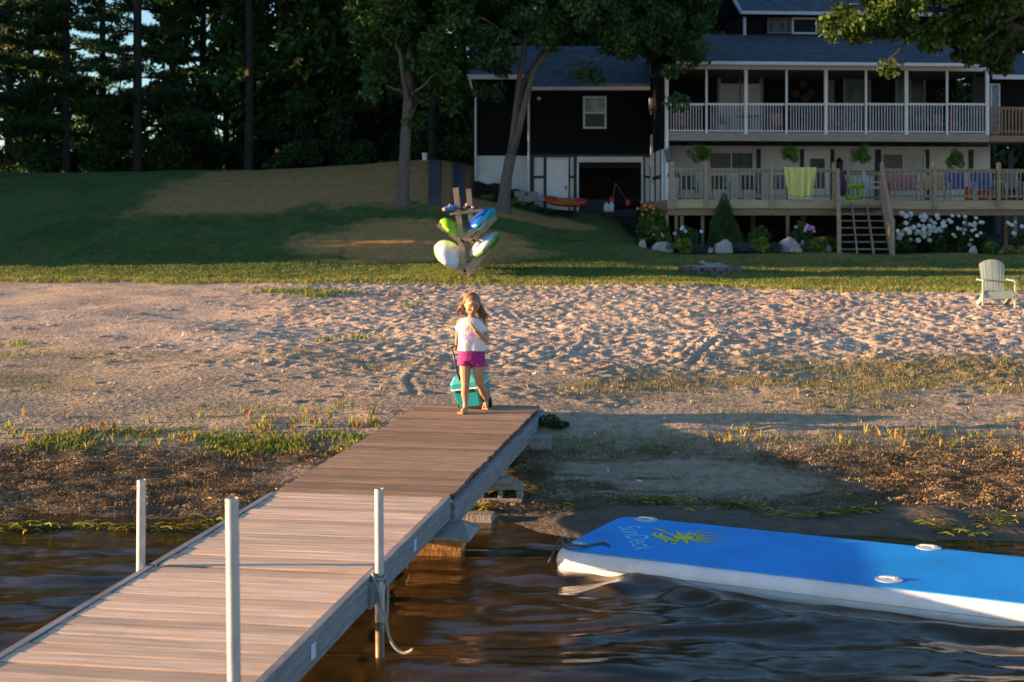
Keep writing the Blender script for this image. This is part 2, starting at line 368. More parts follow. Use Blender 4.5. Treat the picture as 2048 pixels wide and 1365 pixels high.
# ------------------------------------------------------------------ lake
wx = np.array([-700, -300, -100, -40, -20, -12]+spacing(-9, -4.2, .12)+spacing(-4.2, 4.8, .03)+spacing(4.8, 10, .15)+[12, 20, 40, 100, 300, 700])
wy = np.array([-1400, -500, -200, -80, -30, -12, -5, 0]+spacing(2, 4.6, .1)+spacing(4.6, 11.6, .028))
WX, WY = np.meshgrid(wx, wy)
amp = .75+.5*sst(-.2, .6, WX)
wv = (fbm(WX*1.4+.4*WY, WY*3.0, 91, 2)-.5)*.060*amp+(fbm(WX*3.6+WY, WY*7.5-WX*1.0, 92, 2)-.5)*.022*amp+(fbm(WX*11, WY*20, 94, 2)-.5)*.0022
wv += .012*np.sin(WY*9+1.5*fbm(WX*.8, WY*.5, 7)*6)*(WX < -.8)
def crest(pts, hgt, wd):
    out = 0*WX
    for a, b in zip(pts[:-1], pts[1:]):
        ab = (b-a); L2 = ab.x**2+ab.y**2; t = np.clip(((WX-a.x)*ab.x+(WY-a.y)*ab.y)/L2, 0, 1)
        d = np.hypot(WX-a.x-t*ab.x, WY-a.y-t*ab.y); out = np.maximum(out, hgt*np.exp(-(d/wd)**2))
    return out
wv += crest([U(1230,1185,0),U(1290,1160,0),U(1400,1200,0),U(1560,1240,0),U(1720,1260,0),U(2048,1265,0),U(2300,1260,0)], .05, .13)
wv += crest([U(1150,1285,0),U(1300,1260,0),U(1450,1255,0),U(1600,1262,0)], .035, .10)
wv += crest([U(640,1350,0),U(900,1345,0),U(1200,1352,0)], .04, .3)
wv *= 1-.75*sst(9.6, 10.9, WY); wv *= sst(0, 3, WY)*(1-sst(5, 8, np.abs(WX)))
jj = np.arange(len(wy)-1)[:, None]*len(wx)+np.arange(len(wx)-1)[None, :]
def water_mat():
    m = bpy.data.materials.new('lake_water'); m.use_nodes = True; n = m.node_tree.nodes; l = m.node_tree.links; n.clear()
    out = n.new('ShaderNodeOutputMaterial'); tr0 = n.new('ShaderNodeBsdfTransparent'); tr0.inputs[0].default_value = (.80,.56,.30,1); df = n.new('ShaderNodeBsdfDiffuse'); df.inputs[0].default_value = (.10,.060,.018,1); tr = n.new('ShaderNodeMixShader'); tr.inputs[0].default_value = .42; l.new(tr0.outputs[0], tr.inputs[1]); l.new(df.outputs[0], tr.inputs[2])
    gl = n.new('ShaderNodeBsdfGlossy'); gl.inputs['Roughness'].default_value = .02; gl.inputs[0].default_value = (.95,.97,1,1)
    fr = n.new('ShaderNodeFresnel'); fr.inputs[0].default_value = 1.33; mx = n.new('ShaderNodeMixShader')
    tc = n.new('ShaderNodeTexCoord'); mp = n.new('ShaderNodeMapping'); mp.inputs['Scale'].default_value = (7,17,1); l.new(tc.outputs['Object'], mp.inputs[0])
    t = n.new('ShaderNodeTexNoise'); t.inputs['Scale'].default_value = 1; t.inputs['Detail'].default_value = 6; l.new(mp.outputs[0], t.inputs[0])
    bp = n.new('ShaderNodeBump'); bp.inputs['Distance'].default_value = .0035; l.new(t.outputs[0], bp.inputs['Height'])
    l.new(bp.outputs[0], gl.inputs['Normal']); l.new(bp.outputs[0], fr.inputs['Normal'])
    l.new(fr.outputs[0], mx.inputs[0]); l.new(tr.outputs[0], mx.inputs[1]); l.new(gl.outputs[0], mx.inputs[2]); l.new(mx.outputs[0], out.inputs[0]); return m
wo = np_mesh('lake_water', np.stack([WX, WY, wv], -1).reshape(-1, 3), np.stack([jj, jj+1, jj+len(wx)+1, jj+len(wx)], -1).reshape(-1, 4), water_mat(), base=(0,0,0), smooth=True)
tag(wo, kind='structure', label='brown rippled shallow lake water')

# ------------------------------------------------------------------ scattered ground plants (stuff)
def scatter(fn, box, n, rng=RNG):
    X = rng.uniform(box[0], box[1], n); Y = rng.uniform(box[2], box[3], n); keep = rng.random(n) < fn(X, Y)
    return X[keep], Y[keep]
def blades(name, X, Y, nb, h, wd, cols, label, m=GRASS, spread=.05, lean=.5, rng=RNG, cat='grass', Zf=None):
    X = np.repeat(X, nb)+rng.normal(0, spread, len(X)*nb); Y = np.repeat(Y, nb)+rng.normal(0, spread, len(Y)*nb)
    n = len(X); Zz = (HT(X, Y) if Zf is None else Zf+0*X)-.005; hh = rng.uniform(h[0], h[1], n); a = rng.uniform(0, 2*np.pi, n)
    lx = rng.normal(0, lean, n)*hh; ly = rng.normal(0, lean, n)*hh; w2 = rng.uniform(wd[0], wd[1], n)/2
    dx, dy = np.cos(a)*w2, np.sin(a)*w2
    V = np.empty((n, 5, 3)); V[:, 0] = np.stack([X-dx, Y-dy, Zz], -1); V[:, 1] = np.stack([X+dx, Y+dy, Zz], -1)
    mx, my = X+lx*.35, Y+ly*.35
    V[:, 2] = np.stack([mx+dx*.8, my+dy*.8, Zz+hh*.6], -1); V[:, 3] = np.stack([mx-dx*.8, my-dy*.8, Zz+hh*.6], -1)
    V[:, 4] = np.stack([X+lx, Y+ly, Zz+hh], -1)
    b = np.arange(n)*5; T = np.concatenate([np.stack([b, b+1, b+2], -1), np.stack([b, b+2, b+3], -1), np.stack([b+3, b+2, b+4], -1)])
    cc = np.array(cols)[rng.integers(0, len(cols), n)]*rng.uniform(.7, 1.3, (n, 1)); cc = np.repeat(cc, 5, 0)
    o = np_mesh(name, V.reshape(-1, 3), T, m, base=(0,0,0), cols=cc); return tag(o, label, kind='stuff')
G1 = [(.10,.17,.03),(.15,.19,.035),(.07,.13,.025),(.20,.19,.05)]
G2 = [(.16,.17,.05),(.22,.19,.07),(.11,.15,.04),(.26,.20,.09)]
GY = [(.20,.26,.04),(.28,.28,.05),(.13,.22,.03)]
X_, Y_ = scatter(z_green_left, (-5, -.8, 12.8, 14), 5200); blades('shore_grass', X_, Y_, 6, (.015,.065), (.008,.018), GY+[(.36,.34,.05),(.25,.22,.06),(.09,.15,.03)], 'thick low green band of plants left of the dock')
X_, Y_ = scatter(z_green_right, (-.3, 9, 13, 20), 17000); blades('beach_grass', X_, Y_, 4, (.015,.065), (.005,.010), G2+[(.34,.26,.12),(.30,.24,.10)], 'olive grass bands crossing the beach right of the dock')
X_, Y_ = scatter(z_sparse, (-9, .3, 14, 22), 7000); blades('sparse_grass', X_, Y_, 4, (.02,.055), (.004,.009), G2, 'thin grass scattered over the sand left of the dock')
X_, Y_ = scatter(z_edge, (-15, 16, 30, 37), 30000); blades('lawn_edge_grass', X_, Y_, 4, (.04,.12), (.010,.022), [(.20,.27,.05),(.30,.28,.07),(.15,.22,.04),(.36,.29,.10)], 'ragged long grass where lawn meets sand')
lawnf = lambda X, Y: sst(0, .6, Y-EDGE(X))*(1-z_brown(X, Y))*(1-z_mulch(X, Y))*(1-sst(36.5, 46, Y)*.75)
X_, Y_ = scatter(lawnf, (-16, 16, 31, 48), 70000); blades('lawn_grass', X_, Y_, 3, (.025,.06), (.010,.022), [(.09,.17,.03),(.13,.20,.04),(.22,.20,.05),(.07,.13,.03)], 'mown lawn grass')
# taller weeds at the top of the sand
def spots(L, r): 
    def f(X, Y):
        t = 0*X
        for (px, py, rr, k) in L:
            c = U(px, py, .42+.022*(F*1.75/(py-HY)-14.4)) if py < 800 else U(px, py, .4); t = t+k*np.exp(-(((X-c.x)/rr)**2+((Y-c.y)/(rr*r))**2))
        return t
    return f
X_, Y_ = scatter(spots([(600,572,.5,.9),(635,580,.35,.9),(690,572,.3,.9),(500,575,.15,.6),(780,575,.1,.9),(822,610,.13,1),(820,620,.1,1),(560,570,.4,.5),(1095,570,.15,.6),(650,690,.12,.8),(700,675,.15,.7),(750,690,.12,.6),(715,685,.2,.5)], .9), (-9, 3, 17, 36), 42000)
blades('beach_weeds', X_, Y_, 3, (.05,.16), (.012,.03), GY+G1, 'bright weeds sprouting in the sand below the lawn')
X_, Y_ = scatter(spots([(690,815,.12,1),(660,820,.2,.8),(940,840,.0001,0),(30,690,.3,.9),(5,720,.25,.9),(60,695,.2,.5),(540,820,.2,.4)], .7), (-9, 1, 13, 24), 26000)
blades('grass_clumps', X_, Y_, 3, (.03,.10), (.006,.012), GY+G1, 'bushy grass clumps on the sand left of the dock')
# reddish seedlings
def seed_zone(X, Y):
    n = fbm(X*2, Y*2, 47, 3)
    return ((1-sst(-1.4, -1., X-0*Y))*np.exp(-((Y-13.9)/.35)**2)*sst(.42, .6, n)*sst(-5.4, -4.6, X)+.7*sst(1.8, 2.5, X)*np.exp(-((Y-13.6)/.25)**2)*sst(.4, .6, n))
X_, Y_ = scatter(seed_zone, (-5.5, 6, 13, 15), 2600)
blades('seedlings', X_, Y_, 4, (.03,.11), (.012,.026), [(.36,.24,.06),(.38,.15,.06),(.38,.33,.05),(.16,.24,.05),(.22,.28,.05)], 'orange and yellow seedlings along the upper shore', spread=.02, lean=.45)
# dead weed flakes
def flakes(name, X, Y, size, cols, label, dz=.0, rng=RNG, curl=.6):
    n = len(X); cl = fbm(X*9, Y*9, 15, 3); cl2 = fbm(X*3, Y*4, 16, 3); Zz = HT(X, Y)+rng.uniform(.0, .012, n)+dz+.035*sst(.45, .75, cl); L = rng.uniform(size[0], size[1], n)/2; W = L*rng.uniform(.12, .4, n)
    a = rng.uniform(0, np.pi, n); t = rng.normal(0, curl, n); s = rng.normal(0, curl, n)
    ux = np.stack([np.cos(a)*np.cos(t), np.sin(a)*np.cos(t), np.sin(t)], -1)*L[:, None]
    vx = np.stack([-np.sin(a)*np.cos(s), np.cos(a)*np.cos(s), np.sin(s)], -1)*W[:, None]
    c = np.stack([X, Y, Zz], -1); V = np.stack([c-ux-vx, c+ux-vx, c+ux+vx, c-ux+vx], 1)
    b = np.arange(n)*4; Fc = np.stack([b, b+1, b+2, b+3], -1)
    cc = np.array(cols)[rng.integers(0, len(cols), n)]*rng.uniform(.7, 1.2, (n, 1))*(.45+1.1*sst(.3, .7, cl)*sst(.2, .7, cl2)+.25)[:, None]
    return tag(np_mesh(name, V.reshape(-1, 3), Fc, DEBRIS, base=(0,0,0), cols=np.repeat(cc, 4, 0)), label, kind='stuff')
X_, Y_ = scatter(z_debris, (-5.5, 6, 10.9, 13.9), 210000)
flakes('dead_weed_debris', X_, Y_, (.007,.028), [(.26,.165,.085),(.19,.12,.06),(.30,.20,.10),(.12,.08,.045),(.22,.12,.055),(.18,.17,.06)], 'matted dead brown weeds washed up on the shore')
X_, Y_ = scatter(lambda X, Y: .6*beach_low(X, Y), (-6, 6, 11.3, 17), 1) if False else (RNG.uniform(-9, 11, 9000), RNG.uniform(11.4, 27, 9000))
flakes('shore_litter', X_, Y_, (.012,.055), [(.5,.45,.4),(.3,.2,.12),(.08,.06,.04),(.4,.3,.2)], 'tiny shells, twigs and leaves on the sand')
# bright water weed strands at the waterline
def wl(L):
    def f(X, Y):
        t = 0*X
        for (px, py, rx, ry) in L:
            c = U(px, py, .02); t = t+np.exp(-(((X-c.x)/rx)**2+((Y-c.y)/ry)**2))
        return t
    return f
WLF = wl([(955,1022,.22,.12),(1005,1005,.2,.10),(1120,1020,.22,.08),(1090,1008,.3,.03),(280,1052,.28,.10),(420,1048,.25,.10),(70,1055,.35,.07),(1980,1060,.35,.16),(1600,1045,.35,.06),(1680,1040,.3,.06),(1440,1030,.3,.04),(1320,1022,.3,.03)])
X_, Y_ = scatter(lambda X, Y: WLF(X, Y)*sst(.42, .60, fbm(X*2.6, Y*5, 19, 3)), (-5, 5, 10.2, 12), 70000)
def strands(name, X, Y, cols, label, rng=RNG):
    n = len(X); a = rng.normal(0, .5, n)+np.where(rng.random(n) < .5, 0, np.pi); L = rng.uniform(.04, .16, n); Zz = np.maximum(HT(X, Y), .0)+rng.uniform(.004, .045, n)
    V = np.empty((n, 6, 3)); w2 = rng.uniform(.002, .0045, n); b = rng.normal(0, .35, n)
    for i, t in enumerate((0, .5, 1)):
        ang = a+b*t; x = X+np.cos(ang)*L*t; y = Y+np.sin(ang)*L*t*.7; z = Zz+np.sin(t*np.pi)*.015
        V[:, 2*i] = np.stack([x+np.sin(ang)*w2, y-np.cos(ang)*w2, z-w2], -1); V[:, 2*i+1] = np.stack([x-np.sin(ang)*w2, y+np.cos(ang)*w2, z+w2], -1)
    k = np.arange(n)*6; Fc = np.concatenate([np.stack([k, k+2, k+3, k+1], -1), np.stack([k+2, k+4, k+5, k+3], -1)])
    cc = np.array(cols)[rng.integers(0, len(cols), n)]*rng.uniform(.5, 1.3, (n, 1))
    return tag(np_mesh(name, V.reshape(-1, 3), Fc, GRASS, base=(0,0,0), cols=np.repeat(cc, 6, 0)), label, kind='stuff')
strands('water_weed', X_, Y_, [(.35,.36,.03),(.16,.20,.03),(.08,.10,.02),(.42,.36,.05),(.06,.05,.02)], 'yellow green water weed strands along the waterline')

# ------------------------------------------------------------------ dock
DZ = .48
def dk(s, r, z=0): p = DE-DD*s+DR*r; return Vector((p.x, p.y, DZ+z))
dlight = wood('pale_dock_boards', (.52,.35,.23), (.82,.62,.46), (.9,16,16), vs=2.0, bump=.006)
ddark = wood('old_brown_dock_boards', (.25,.145,.08), (.43,.28,.17), (1.3,16,16), vs=2.6, bump=.010)
dbeam = wood('grey_dock_beam', (.15,.15,.16), (.26,.26,.27), (1,2,26), vs=2.0, bump=.008)
ANG = math.atan2(DR.y, DR.x)
def dock_xf(v): p = DE+DR*v.x+DD*v.y; return Vector((p.x, p.y, v.z+DZ))
def section(s0, s1, hw, m, label, bw, gap, beamdrop, lip, seed, uneven=.004, tilt=0):
    rnd = random.Random(seed)
    root = empty('dock_section', dk((s0+s1)/2, 0, 0), label, 'dock', 'sections of the wooden dock'); root.rotation_euler = (0, 0, ANG)
    bm = MB(); cols = []; s = s0
    L = s1-s0; n = int(round(L/bw)); bw = L/n; mid = (s0+s1)/2
    for i in range(n):
        a = mid-(s0+i*bw)-gap/2; b = a-bw+gap; h = rnd.uniform(-uneven, uneven); t0 = rnd.uniform(-uneven, uneven)
        e0 = rnd.uniform(-.008, .008); e1 = rnd.uniform(-.010, .010); rc = .007
        x0, x1 = -hw+e0, hw+e1
        prof = [(b, -.038), (b, -rc), (b+rc, 0), (a-rc, 0), (a, -rc), (a, -.038)]
        vs = []
        for x in (x0, x0*.4, x1*.4, x1):
            jz = rnd.uniform(-.002, .002)
            for (y, z) in prof: vs.append((x, y, z+h+t0*(y-b)/bw+jz))
        fs = []
        for k in range(3):
            for q in range(6): fs.append((k*6+q, k*6+(q+1)%6, (k+1)*6+(q+1)%6, (k+1)*6+q))
        fs += [(5,4,3,2,1,0), (18,19,20,21,22,23)]
        bm.add(vs, fs); cols += [rnd.uniform(.70, 1.15)]*24
    me = bpy.data.meshes.new('decking'); me.from_pydata(bm.v, [], bm.f); me.materials.append(m)
    at = me.color_attributes.new('Col', 'FLOAT_COLOR', 'POINT')
    for i, c in enumerate(cols):
        e = i % 6 in (0, 1, 4, 5); at.data[i].color = (c*.42, c*.34, c*.27, 1) if e else (c, c*.985, c*.97, 1)
    o = bpy.data.objects.new('decking', me); COL.objects.link(o); o.parent = root
    bb = MB(); top = lip
    for sgn in (1, -1):
        tp = top if sgn > 0 or lip < 0 else .006; bb.box(sgn*(hw+.006) if sgn > 0 else -hw-.044, hw+.044 if sgn > 0 else -(hw+.006), -L/2, L/2, top-beamdrop, tp)
        for q in range(7):       # shallow grooves of the beam face
            z = top-.02-q*(beamdrop-.04)/6
            x = sgn*(hw+.0455); bb.box(min(x, x-sgn*.004), max(x, x-sgn*.004), -L/2, L/2, z-.007, z+.001)
    for q in range(int(L/.6)+1): y = -L/2+.03+q*(L-.06)/int(L/.6); bb.box(-hw, hw, y-.02, y+.02, -.14, -.042)
    me2 = bpy.data.meshes.new('frame'); me2.from_pydata(bb.v, [], bb.f); me2.materials.append(dbeam)
    o2 = bpy.data.objects.new('frame', me2); COL.objects.link(o2); o2.parent = root
    return root
for m_ in (dlight, ddark):    # per-board tone
    n = m_.node_tree.nodes; l = m_.node_tree.links; b = n['Principled BSDF']; src = b.inputs['Base Color'].links[0].from_socket
    a = n.new('ShaderNodeAttribute'); a.attribute_name = 'Col'; mx = n.new('ShaderNodeMix'); mx.data_type = 'RGBA'; mx.blend_type = 'MULTIPLY'; mx.inputs[0].default_value = 1
    l.new(src, mx.inputs[6]); l.new(a.outputs[0], mx.inputs[7]); l.new(mx.outputs[2], b.inputs['Base Color'])
JB, JA = 4.84, 6.93
secC = section(0, JB-.01, .625, ddark, 'old dark brown dock section that runs up onto the beach', .145, .006, .17, -.04, 1, .002)
secB = section(JB+.01, JA-.008, .60, dlight, 'short pale dock section between the dark section and the nearest one', .142, .005, .155, .012, 2, .0015)
secA = section(JA+.008, 10.6, .60, dlight, 'nearest pale dock section standing over the water', .142, .006, .155, .016, 3, .0018)
sticker = mat('sticker_white', (.62,.66,.72), .4)
stl = mat('sticker_print', (.25,.40,.60), .5)
def mk_sticker(px, py, sec):
    # find s where right beam face projects on px
    best = min((abs((CX+F*dk(s/200, .648).x/dk(s/200, .648).y)-px), s/200) for s in range(900, 2100))[1]
    sec_b = BASE[sec.name]; loc_y = -(best-(JB+JA)/2) if sec is secB else -(best-(JA+10.6)/2)
    b = MB(); b.box(.6475, .650, loc_y-.035, loc_y+.035, -.10, -.03); b.mi = 1
    for q in range(3): b.box(.6495, .6508, loc_y-.028, loc_y+.028, -.048-q*.018, -.042-q*.018)
    me = bpy.data.meshes.new('sticker'); me.from_pydata(b.v, [], b.f); me.materials.append(sticker); me.materials.append(stl); me.polygons.foreach_set('material_index', b.m)
    o = bpy.data.objects.new('sticker', me); COL.objects.link(o); o.parent = sec; return o
mk_sticker(830, 1080, secB); mk_sticker(627, 1283, secA)
# posts
def dpost(top, x, y, dxb, label, r=.024, sleeve=True, bracket=None):
    zb = ht(x, y)-.1; root = empty('dock_post', (x, y, zb), label, 'dock post', 'metal posts of the dock')
    H = top-zb; t = Vector((x, y, top)); bt = Vector((x+dxb*H, y, zb)); dr = (bt-t)/H
    b = MB(); b.tube([t, t+dr*(H-.45 if sleeve else H)], r, 20, cap=False)
    b.tube([t, t+dr*.3], r*.86, 20, cap=False)
    b.add([t+Vector((math.cos(a)*q, math.sin(a)*q, 0)) for q in (r, r*.86) for a in [2*math.pi*k/20 for k in range(20)]], [(k, (k+1)%20, 20+(k+1)%20, 20+k) for k in range(20)])
    b.build('pipe', M['alu'], root, smooth=True)
    if sleeve:
        b = MB(); b.tube([t+dr*(top-DZ+.03), t+dr*(top-DZ+.25)], r*1.15, 20); b.build('sleeve', M['alu'], root, smooth=True, bevel=.002)
        b = MB(); b.tube([t+dr*(top-DZ+.24), t+dr*H], r*1.02, 18); b.build('lower_pipe', mat('stained_pipe', (.20,.14,.09), .5, metal=.4, var=.4, vs=14), root, smooth=True)
    return root
p3 = P(758, 978, 7.42); dpost(p3.z, p3.x, p3.y, .006, 'pale metal dock post with a rope hitched round it on the right edge')
p1 = P(283, 960, 7.62); dpost(p1.z, p1.x, p1.y, -.008, 'metal dock post rising beyond the left edge of the dock', sleeve=False)
p2 = P(464, 997, 5.02); dpost(p2.z, p2.x, p2.y, .012, 'tall metal dock post closest to the camera')
# bracket plates where posts meet the dock (parts of the nearest section)
b = MB(); 
b.box(.645, .662, -.10, .03, -.15, -.01)
me = bpy.data.meshes.new('bracket'); me.from_pydata([v+Vector((0, (10.6-JA)/2-.05, 0)) for v in b.v], [], b.f); me.materials.append(dbeam)
o = bpy.data.objects.new('bracket', me); COL.objects.link(o); o.parent = secA
# rope on post
rp = [P(747,1152,7.36), P(748,1160,7.33), P(757,1185,7.32), P(762,1215,7.33), P(771,1240,7.30), P(779,1275,7.28), P(792,1297,7.27), P(808,1306,7.26), P(818,1304,7.25), P(826,1299,7.24)]
def smoothpts(p, n=5):
    out = []
    for i in range(len(p)-1):
        a = p[max(i-1, 0)]; b_ = p[i]; c = p[i+1]; d = p[min(i+2, len(p)-1)]
        for k in range(n):
            t = k/n; out.append(.5*((2*b_)+(-a+c)*t+(2*a-5*b_+4*c-d)*t*t+(-a+3*b_-3*c+d)*t**3))
    return out+[p[-1]]
b = MB(); b.tube(smoothpts(rp), .0085, 8)
b.tube(smoothpts([P(747,1152,7.36), P(744,1148,7.42), P(757,1147,7.47), P(768,1154,7.44), P(774,1170,7.40), P(775,1200,7.38), P(773,1235,7.36), P(770,1240,7.32)]), .0085, 8)
b.tube(smoothpts([P(745,1150,7.38), P(755,1160,7.34), P(768,1158,7.36), P(770,1149,7.44), P(757,1142,7.48), P(746,1144,7.44)]), .0085, 8)
tag(b.build('dock_rope', M['rope'], smooth=True), 'grey rope looped over the right dock post and trailing to the water', 'rope')
# concrete blocks under the dock
conc = mat('concrete_block', (.27,.24,.22), .95, var=.25, vs=14, bump=.006, bs=60)
concs = mat('wet_brown_block', (.40,.185,.055), .8, var=.4, vs=12, bump=.006, bs=60)
def block(px, py, z0, L, W, H, rot, m, label, hollow=True, name='concrete_block', wedge=0):
    p = U(px, py, z0); b = MB()
    ca, sa = math.cos(rot), math.sin(rot); b.xf = lambda v: Vector((p.x+v.x*ca-v.y*sa, p.y+v.x*sa+v.y*ca, z0+v.z))
    if hollow:
        t = .035; b.box(-L/2, L/2, -W/2, -W/2+t, 0, H); b.box(-L/2, L/2, W/2-t, W/2, 0, H)
        for x in (-L/2, -t/2, L/2-t): b.box(x, x+t, -W/2+t, W/2-t, .002, H-.002)
    elif wedge:
        b.add([(-L/2,-W/2,0),(L/2,-W/2,0),(L/2,W/2,0),(-L/2,W/2,0),(-L/2,-W/2,H*.35),(L/2,-W/2,H*.35),(L/2*.5,W/2*.6,H),(-L/2*.5,W/2*.6,H),(L/2,W/2,H*.35),(-L/2,W/2,H*.35)],
              [(3,2,1,0),(0,1,5,4),(1,2,8,5),(3,0,4,9),(2,3,9,8),(4,5,6,7),(5,8,6),(8,9,7,6),(9,4,7)])
    else: b.box(-L/2, L/2, -W/2, W/2, 0, H)
    return tag(b.build(name, m, bevel=.008), label, 'block', 'blocks propping the dock')
block(872, 1138, -.12, .40, .28, .26, -.05, concs, 'brown stained block at the bottom of the stack in the water', False)
block(868, 1092, .145, .44, .30, .095, -.1, concs, 'brown block in the middle of the stack under the pale dock section', False)
block(886, 1070, .242, .44, .42, .085, -.15, conc, 'grey wedge shaped concrete foot on top of the stack in the water', False, wedge=1)
def block_ns(x, y, z, L, W, H, rot, m, label, hollow=False, name='concrete_block'):
    p = Vector((x, y, z)); q = P(0, 0, 1)
    b = MB(); ca, sa = math.cos(rot), math.sin(rot); b.xf = lambda v: Vector((x+v.x*ca-v.y*sa, y+v.x*sa+v.y*ca, z+v.z))
    if hollow:   # cores open towards the viewer, the way a block looks lying on its side
        t = .04; b.box(-L/2, L/2, -W/2, W/2, H-t, H); b.box(-L/2, L/2, -W/2+.004, W/2-.004, 0, t)
        for xx in (-L/2+.003, -t/2, L/2-t-.003): b.box(xx, xx+t, -W/2+.002, W/2-.002, t, H-t)
    else: b.box(-L/2, L/2, -W/2, W/2, 0, H)
    return tag(b.build(name, m, bevel=.006), label, 'block', 'blocks propping the dock')
pp = P(998, 948, 11.55); g0 = ht(pp.x, pp.y)
block_ns(pp.x+.02, pp.y, g0-.01, .36, .2, .15, -.1, conc, 'hollow block under the dark dock section on the shore', True)
block_ns(pp.x-.03, pp.y-.01, g0+.142, .27, .18, .05, .1, conc, 'flat paver lying on the hollow block under the dark dock section')
pp = P(955, 985, 11.0); block_ns(pp.x, pp.y, ht(pp.x, pp.y)-.02, .26, .16, .09, -.15, conc, 'half buried pale block below the joint of pale and dark sections')
pp = P(1060, 855, 13.3); block_ns(pp.x, pp.y, ht(pp.x, pp.y)-.03, .4, .2, .14, .05, conc, 'shaded block under the beach end of the dock')
X_, Y_ = scatter(wl([(1075,830,.001,.001)]), (0, 1, 13, 14), 10)
# weeds at dock end
def blob_leaves(name, comps, n, ls, cols, m=LEAF, parent=None, base=None, label=None, cat=None, group=None, rng=RNG, asp=.5, shell=.5, droop=0):
    """comps: list of (centre, radii, weight); leaf quads spread through the volume"""
    W = np.array([c[2] for c in comps], float); W /= W.sum(); idx = rng.choice(len(comps), n, p=W)
    Cc = np.array([list(c[0]) for c in comps])[idx]; Rr = np.array([list(c[1]) for c in comps])[idx]
    d = rng.normal(0, 1, (n, 3)); d /= np.linalg.norm(d, axis=1)[:, None]; r = rng.random(n)**(1/3.)*(1-shell)+shell*rng.uniform(.75, 1.05, n)
    c = Cc+d*r[:, None]*Rr; L = rng.uniform(ls[0], ls[1], n)[:, None]/2
    u = rng.normal(0, 1, (n, 3)); u[:, 2] -= droop; u /= np.linalg.norm(u, axis=1)[:, None]
    v = np.cross(u, rng.normal(0, 1, (n, 3))+d*1.5); v /= np.linalg.norm(v, axis=1)[:, None]
    V = np.stack([c-u*L, c+v*L*asp, c+u*L, c-v*L*asp], 1)
    k_ = np.arange(n)*4; Fc = np.stack([k_, k_+1, k_+2, k_+3], -1)
    tone = rng.uniform(.75, 1.25, len(comps))[idx][:, None]
    cc = np.array(cols)[rng.integers(0, len(cols), n)]*rng.uniform(.7, 1.3, (n, 1))*tone
    o = np_mesh(name, V.reshape(-1, 3), Fc, m, parent=parent, base=base, cols=np.repeat(cc, 4, 0))
    if label: tag(o, label, cat, group)
    return o
pp = P(1098, 822, 13.9); gz = ht(pp.x, pp.y)
blob_leaves('weed_plant', [((pp.x, pp.y, gz+.05), (.12,.12,.07), 1), ((pp.x+.1, pp.y-.1, gz+.03), (.1,.08,.04), 1)], 700, (.02,.05), [(.06,.10,.03),(.04,.07,.02),(.12,.08,.03)], base=(pp.x, pp.y, gz), label='dark leafy weed by the beach end of the dock', cat='plant')

# ------------------------------------------------------------------ inflatable mat
TZ = .145
mA = Vector((.893, -.451, 0)).normalized(); mB = Vector((.451, .893, 0)).normalized(); mN = Vector((.25, 9.42, 0)); MW, ML = 1.27, 4.6
def mp_(a, b, z): return mN+mA*a+mB*b+Vector((0, 0, z))
root = empty('inflatable_mat', mp_(ML/2, MW/2, 0), 'long blue topped white sided inflatable mat floating against the shore', 'inflatable mat')
def rrect(ins, z, n=8):
    r = max(.17-ins, .03); pts = []
    for (cx_, cy_, a0) in ((ML-ins-r, MW-ins-r, 0), (ins+r, MW-ins-r, 90), (ins+r, ins+r, 180), (ML-ins-r, ins+r, 270)):
        for q in range(n+1): a = R(a0+90*q/n); pts.append(mp_(cx_+r*math.cos(a), cy_+r*math.sin(a), z))
    return pts
# side profile: bulging round wall
b = MB(); rings = []
for t in range(0, 13):
    a = -math.pi/2+math.pi*t/12; rings.append(rrect(.075-.075*math.cos(a), .052+.092*math.sin(a)))
b.loft(rings); mw = mat('white_vinyl', (.70,.69,.70), .45, var=.10, vs=5, bump=.010, bs=9); b.build('side_wall', mw, root, smooth=True)
def dblue():
    m = mat('blue_foam_deck', (.002,.27,.74), .55, var=.12, vs=2.5); n = m.node_tree.nodes; l = m.node_tree.links; b = n['Principled BSDF']
    tc = n.new('ShaderNodeTexCoord'); mp = n.new('ShaderNodeMapping'); mp.inputs['Rotation'].default_value = (0,0,R(20)); l.new(tc.outputs['Object'], mp.inputs[0])
    wv_ = n.new('ShaderNodeTexWave'); wv_.inputs['Scale'].default_value = 26; wv_.inputs['Distortion'].default_value = .3; l.new(mp.outputs[0], wv_.inputs[0])
    t = n.new('ShaderNodeTexNoise'); t.inputs['Scale'].default_value = 1.4; l.new(tc.outputs['Object'], t.inputs[0])
    ad = n.new('ShaderNodeMath'); ad.operation = 'MULTIPLY_ADD'; l.new(t.outputs[0], ad.inputs[0]); ad.inputs[1].default_value = 14; l.new(wv_.outputs[0], ad.inputs[2])
    bp = n.new('ShaderNodeBump'); bp.inputs['Distance'].default_value = .0011; l.new(ad.outputs[0], bp.inputs['Height']); l.new(bp.outputs[0], b.inputs['Normal']); return m
seam = MB(); rg = rrect(-.0015 if True else 0, .052); seam.tube(rg+[rg[0]], .0035, 5, cap=False); seam.build('seam', mat('grey_seam', (.45,.46,.48), .6), root)
b = MB(); b.loft([rrect(.045, TZ-.004), rrect(.046, TZ+.002), rrect(.052, TZ+.004)]); b.build('deck_pad', dblue(), root)
grm = mat('grey_ring', (.50,.54,.58), .5); whp = mat('white_webbing', (.78,.76,.74), .6)
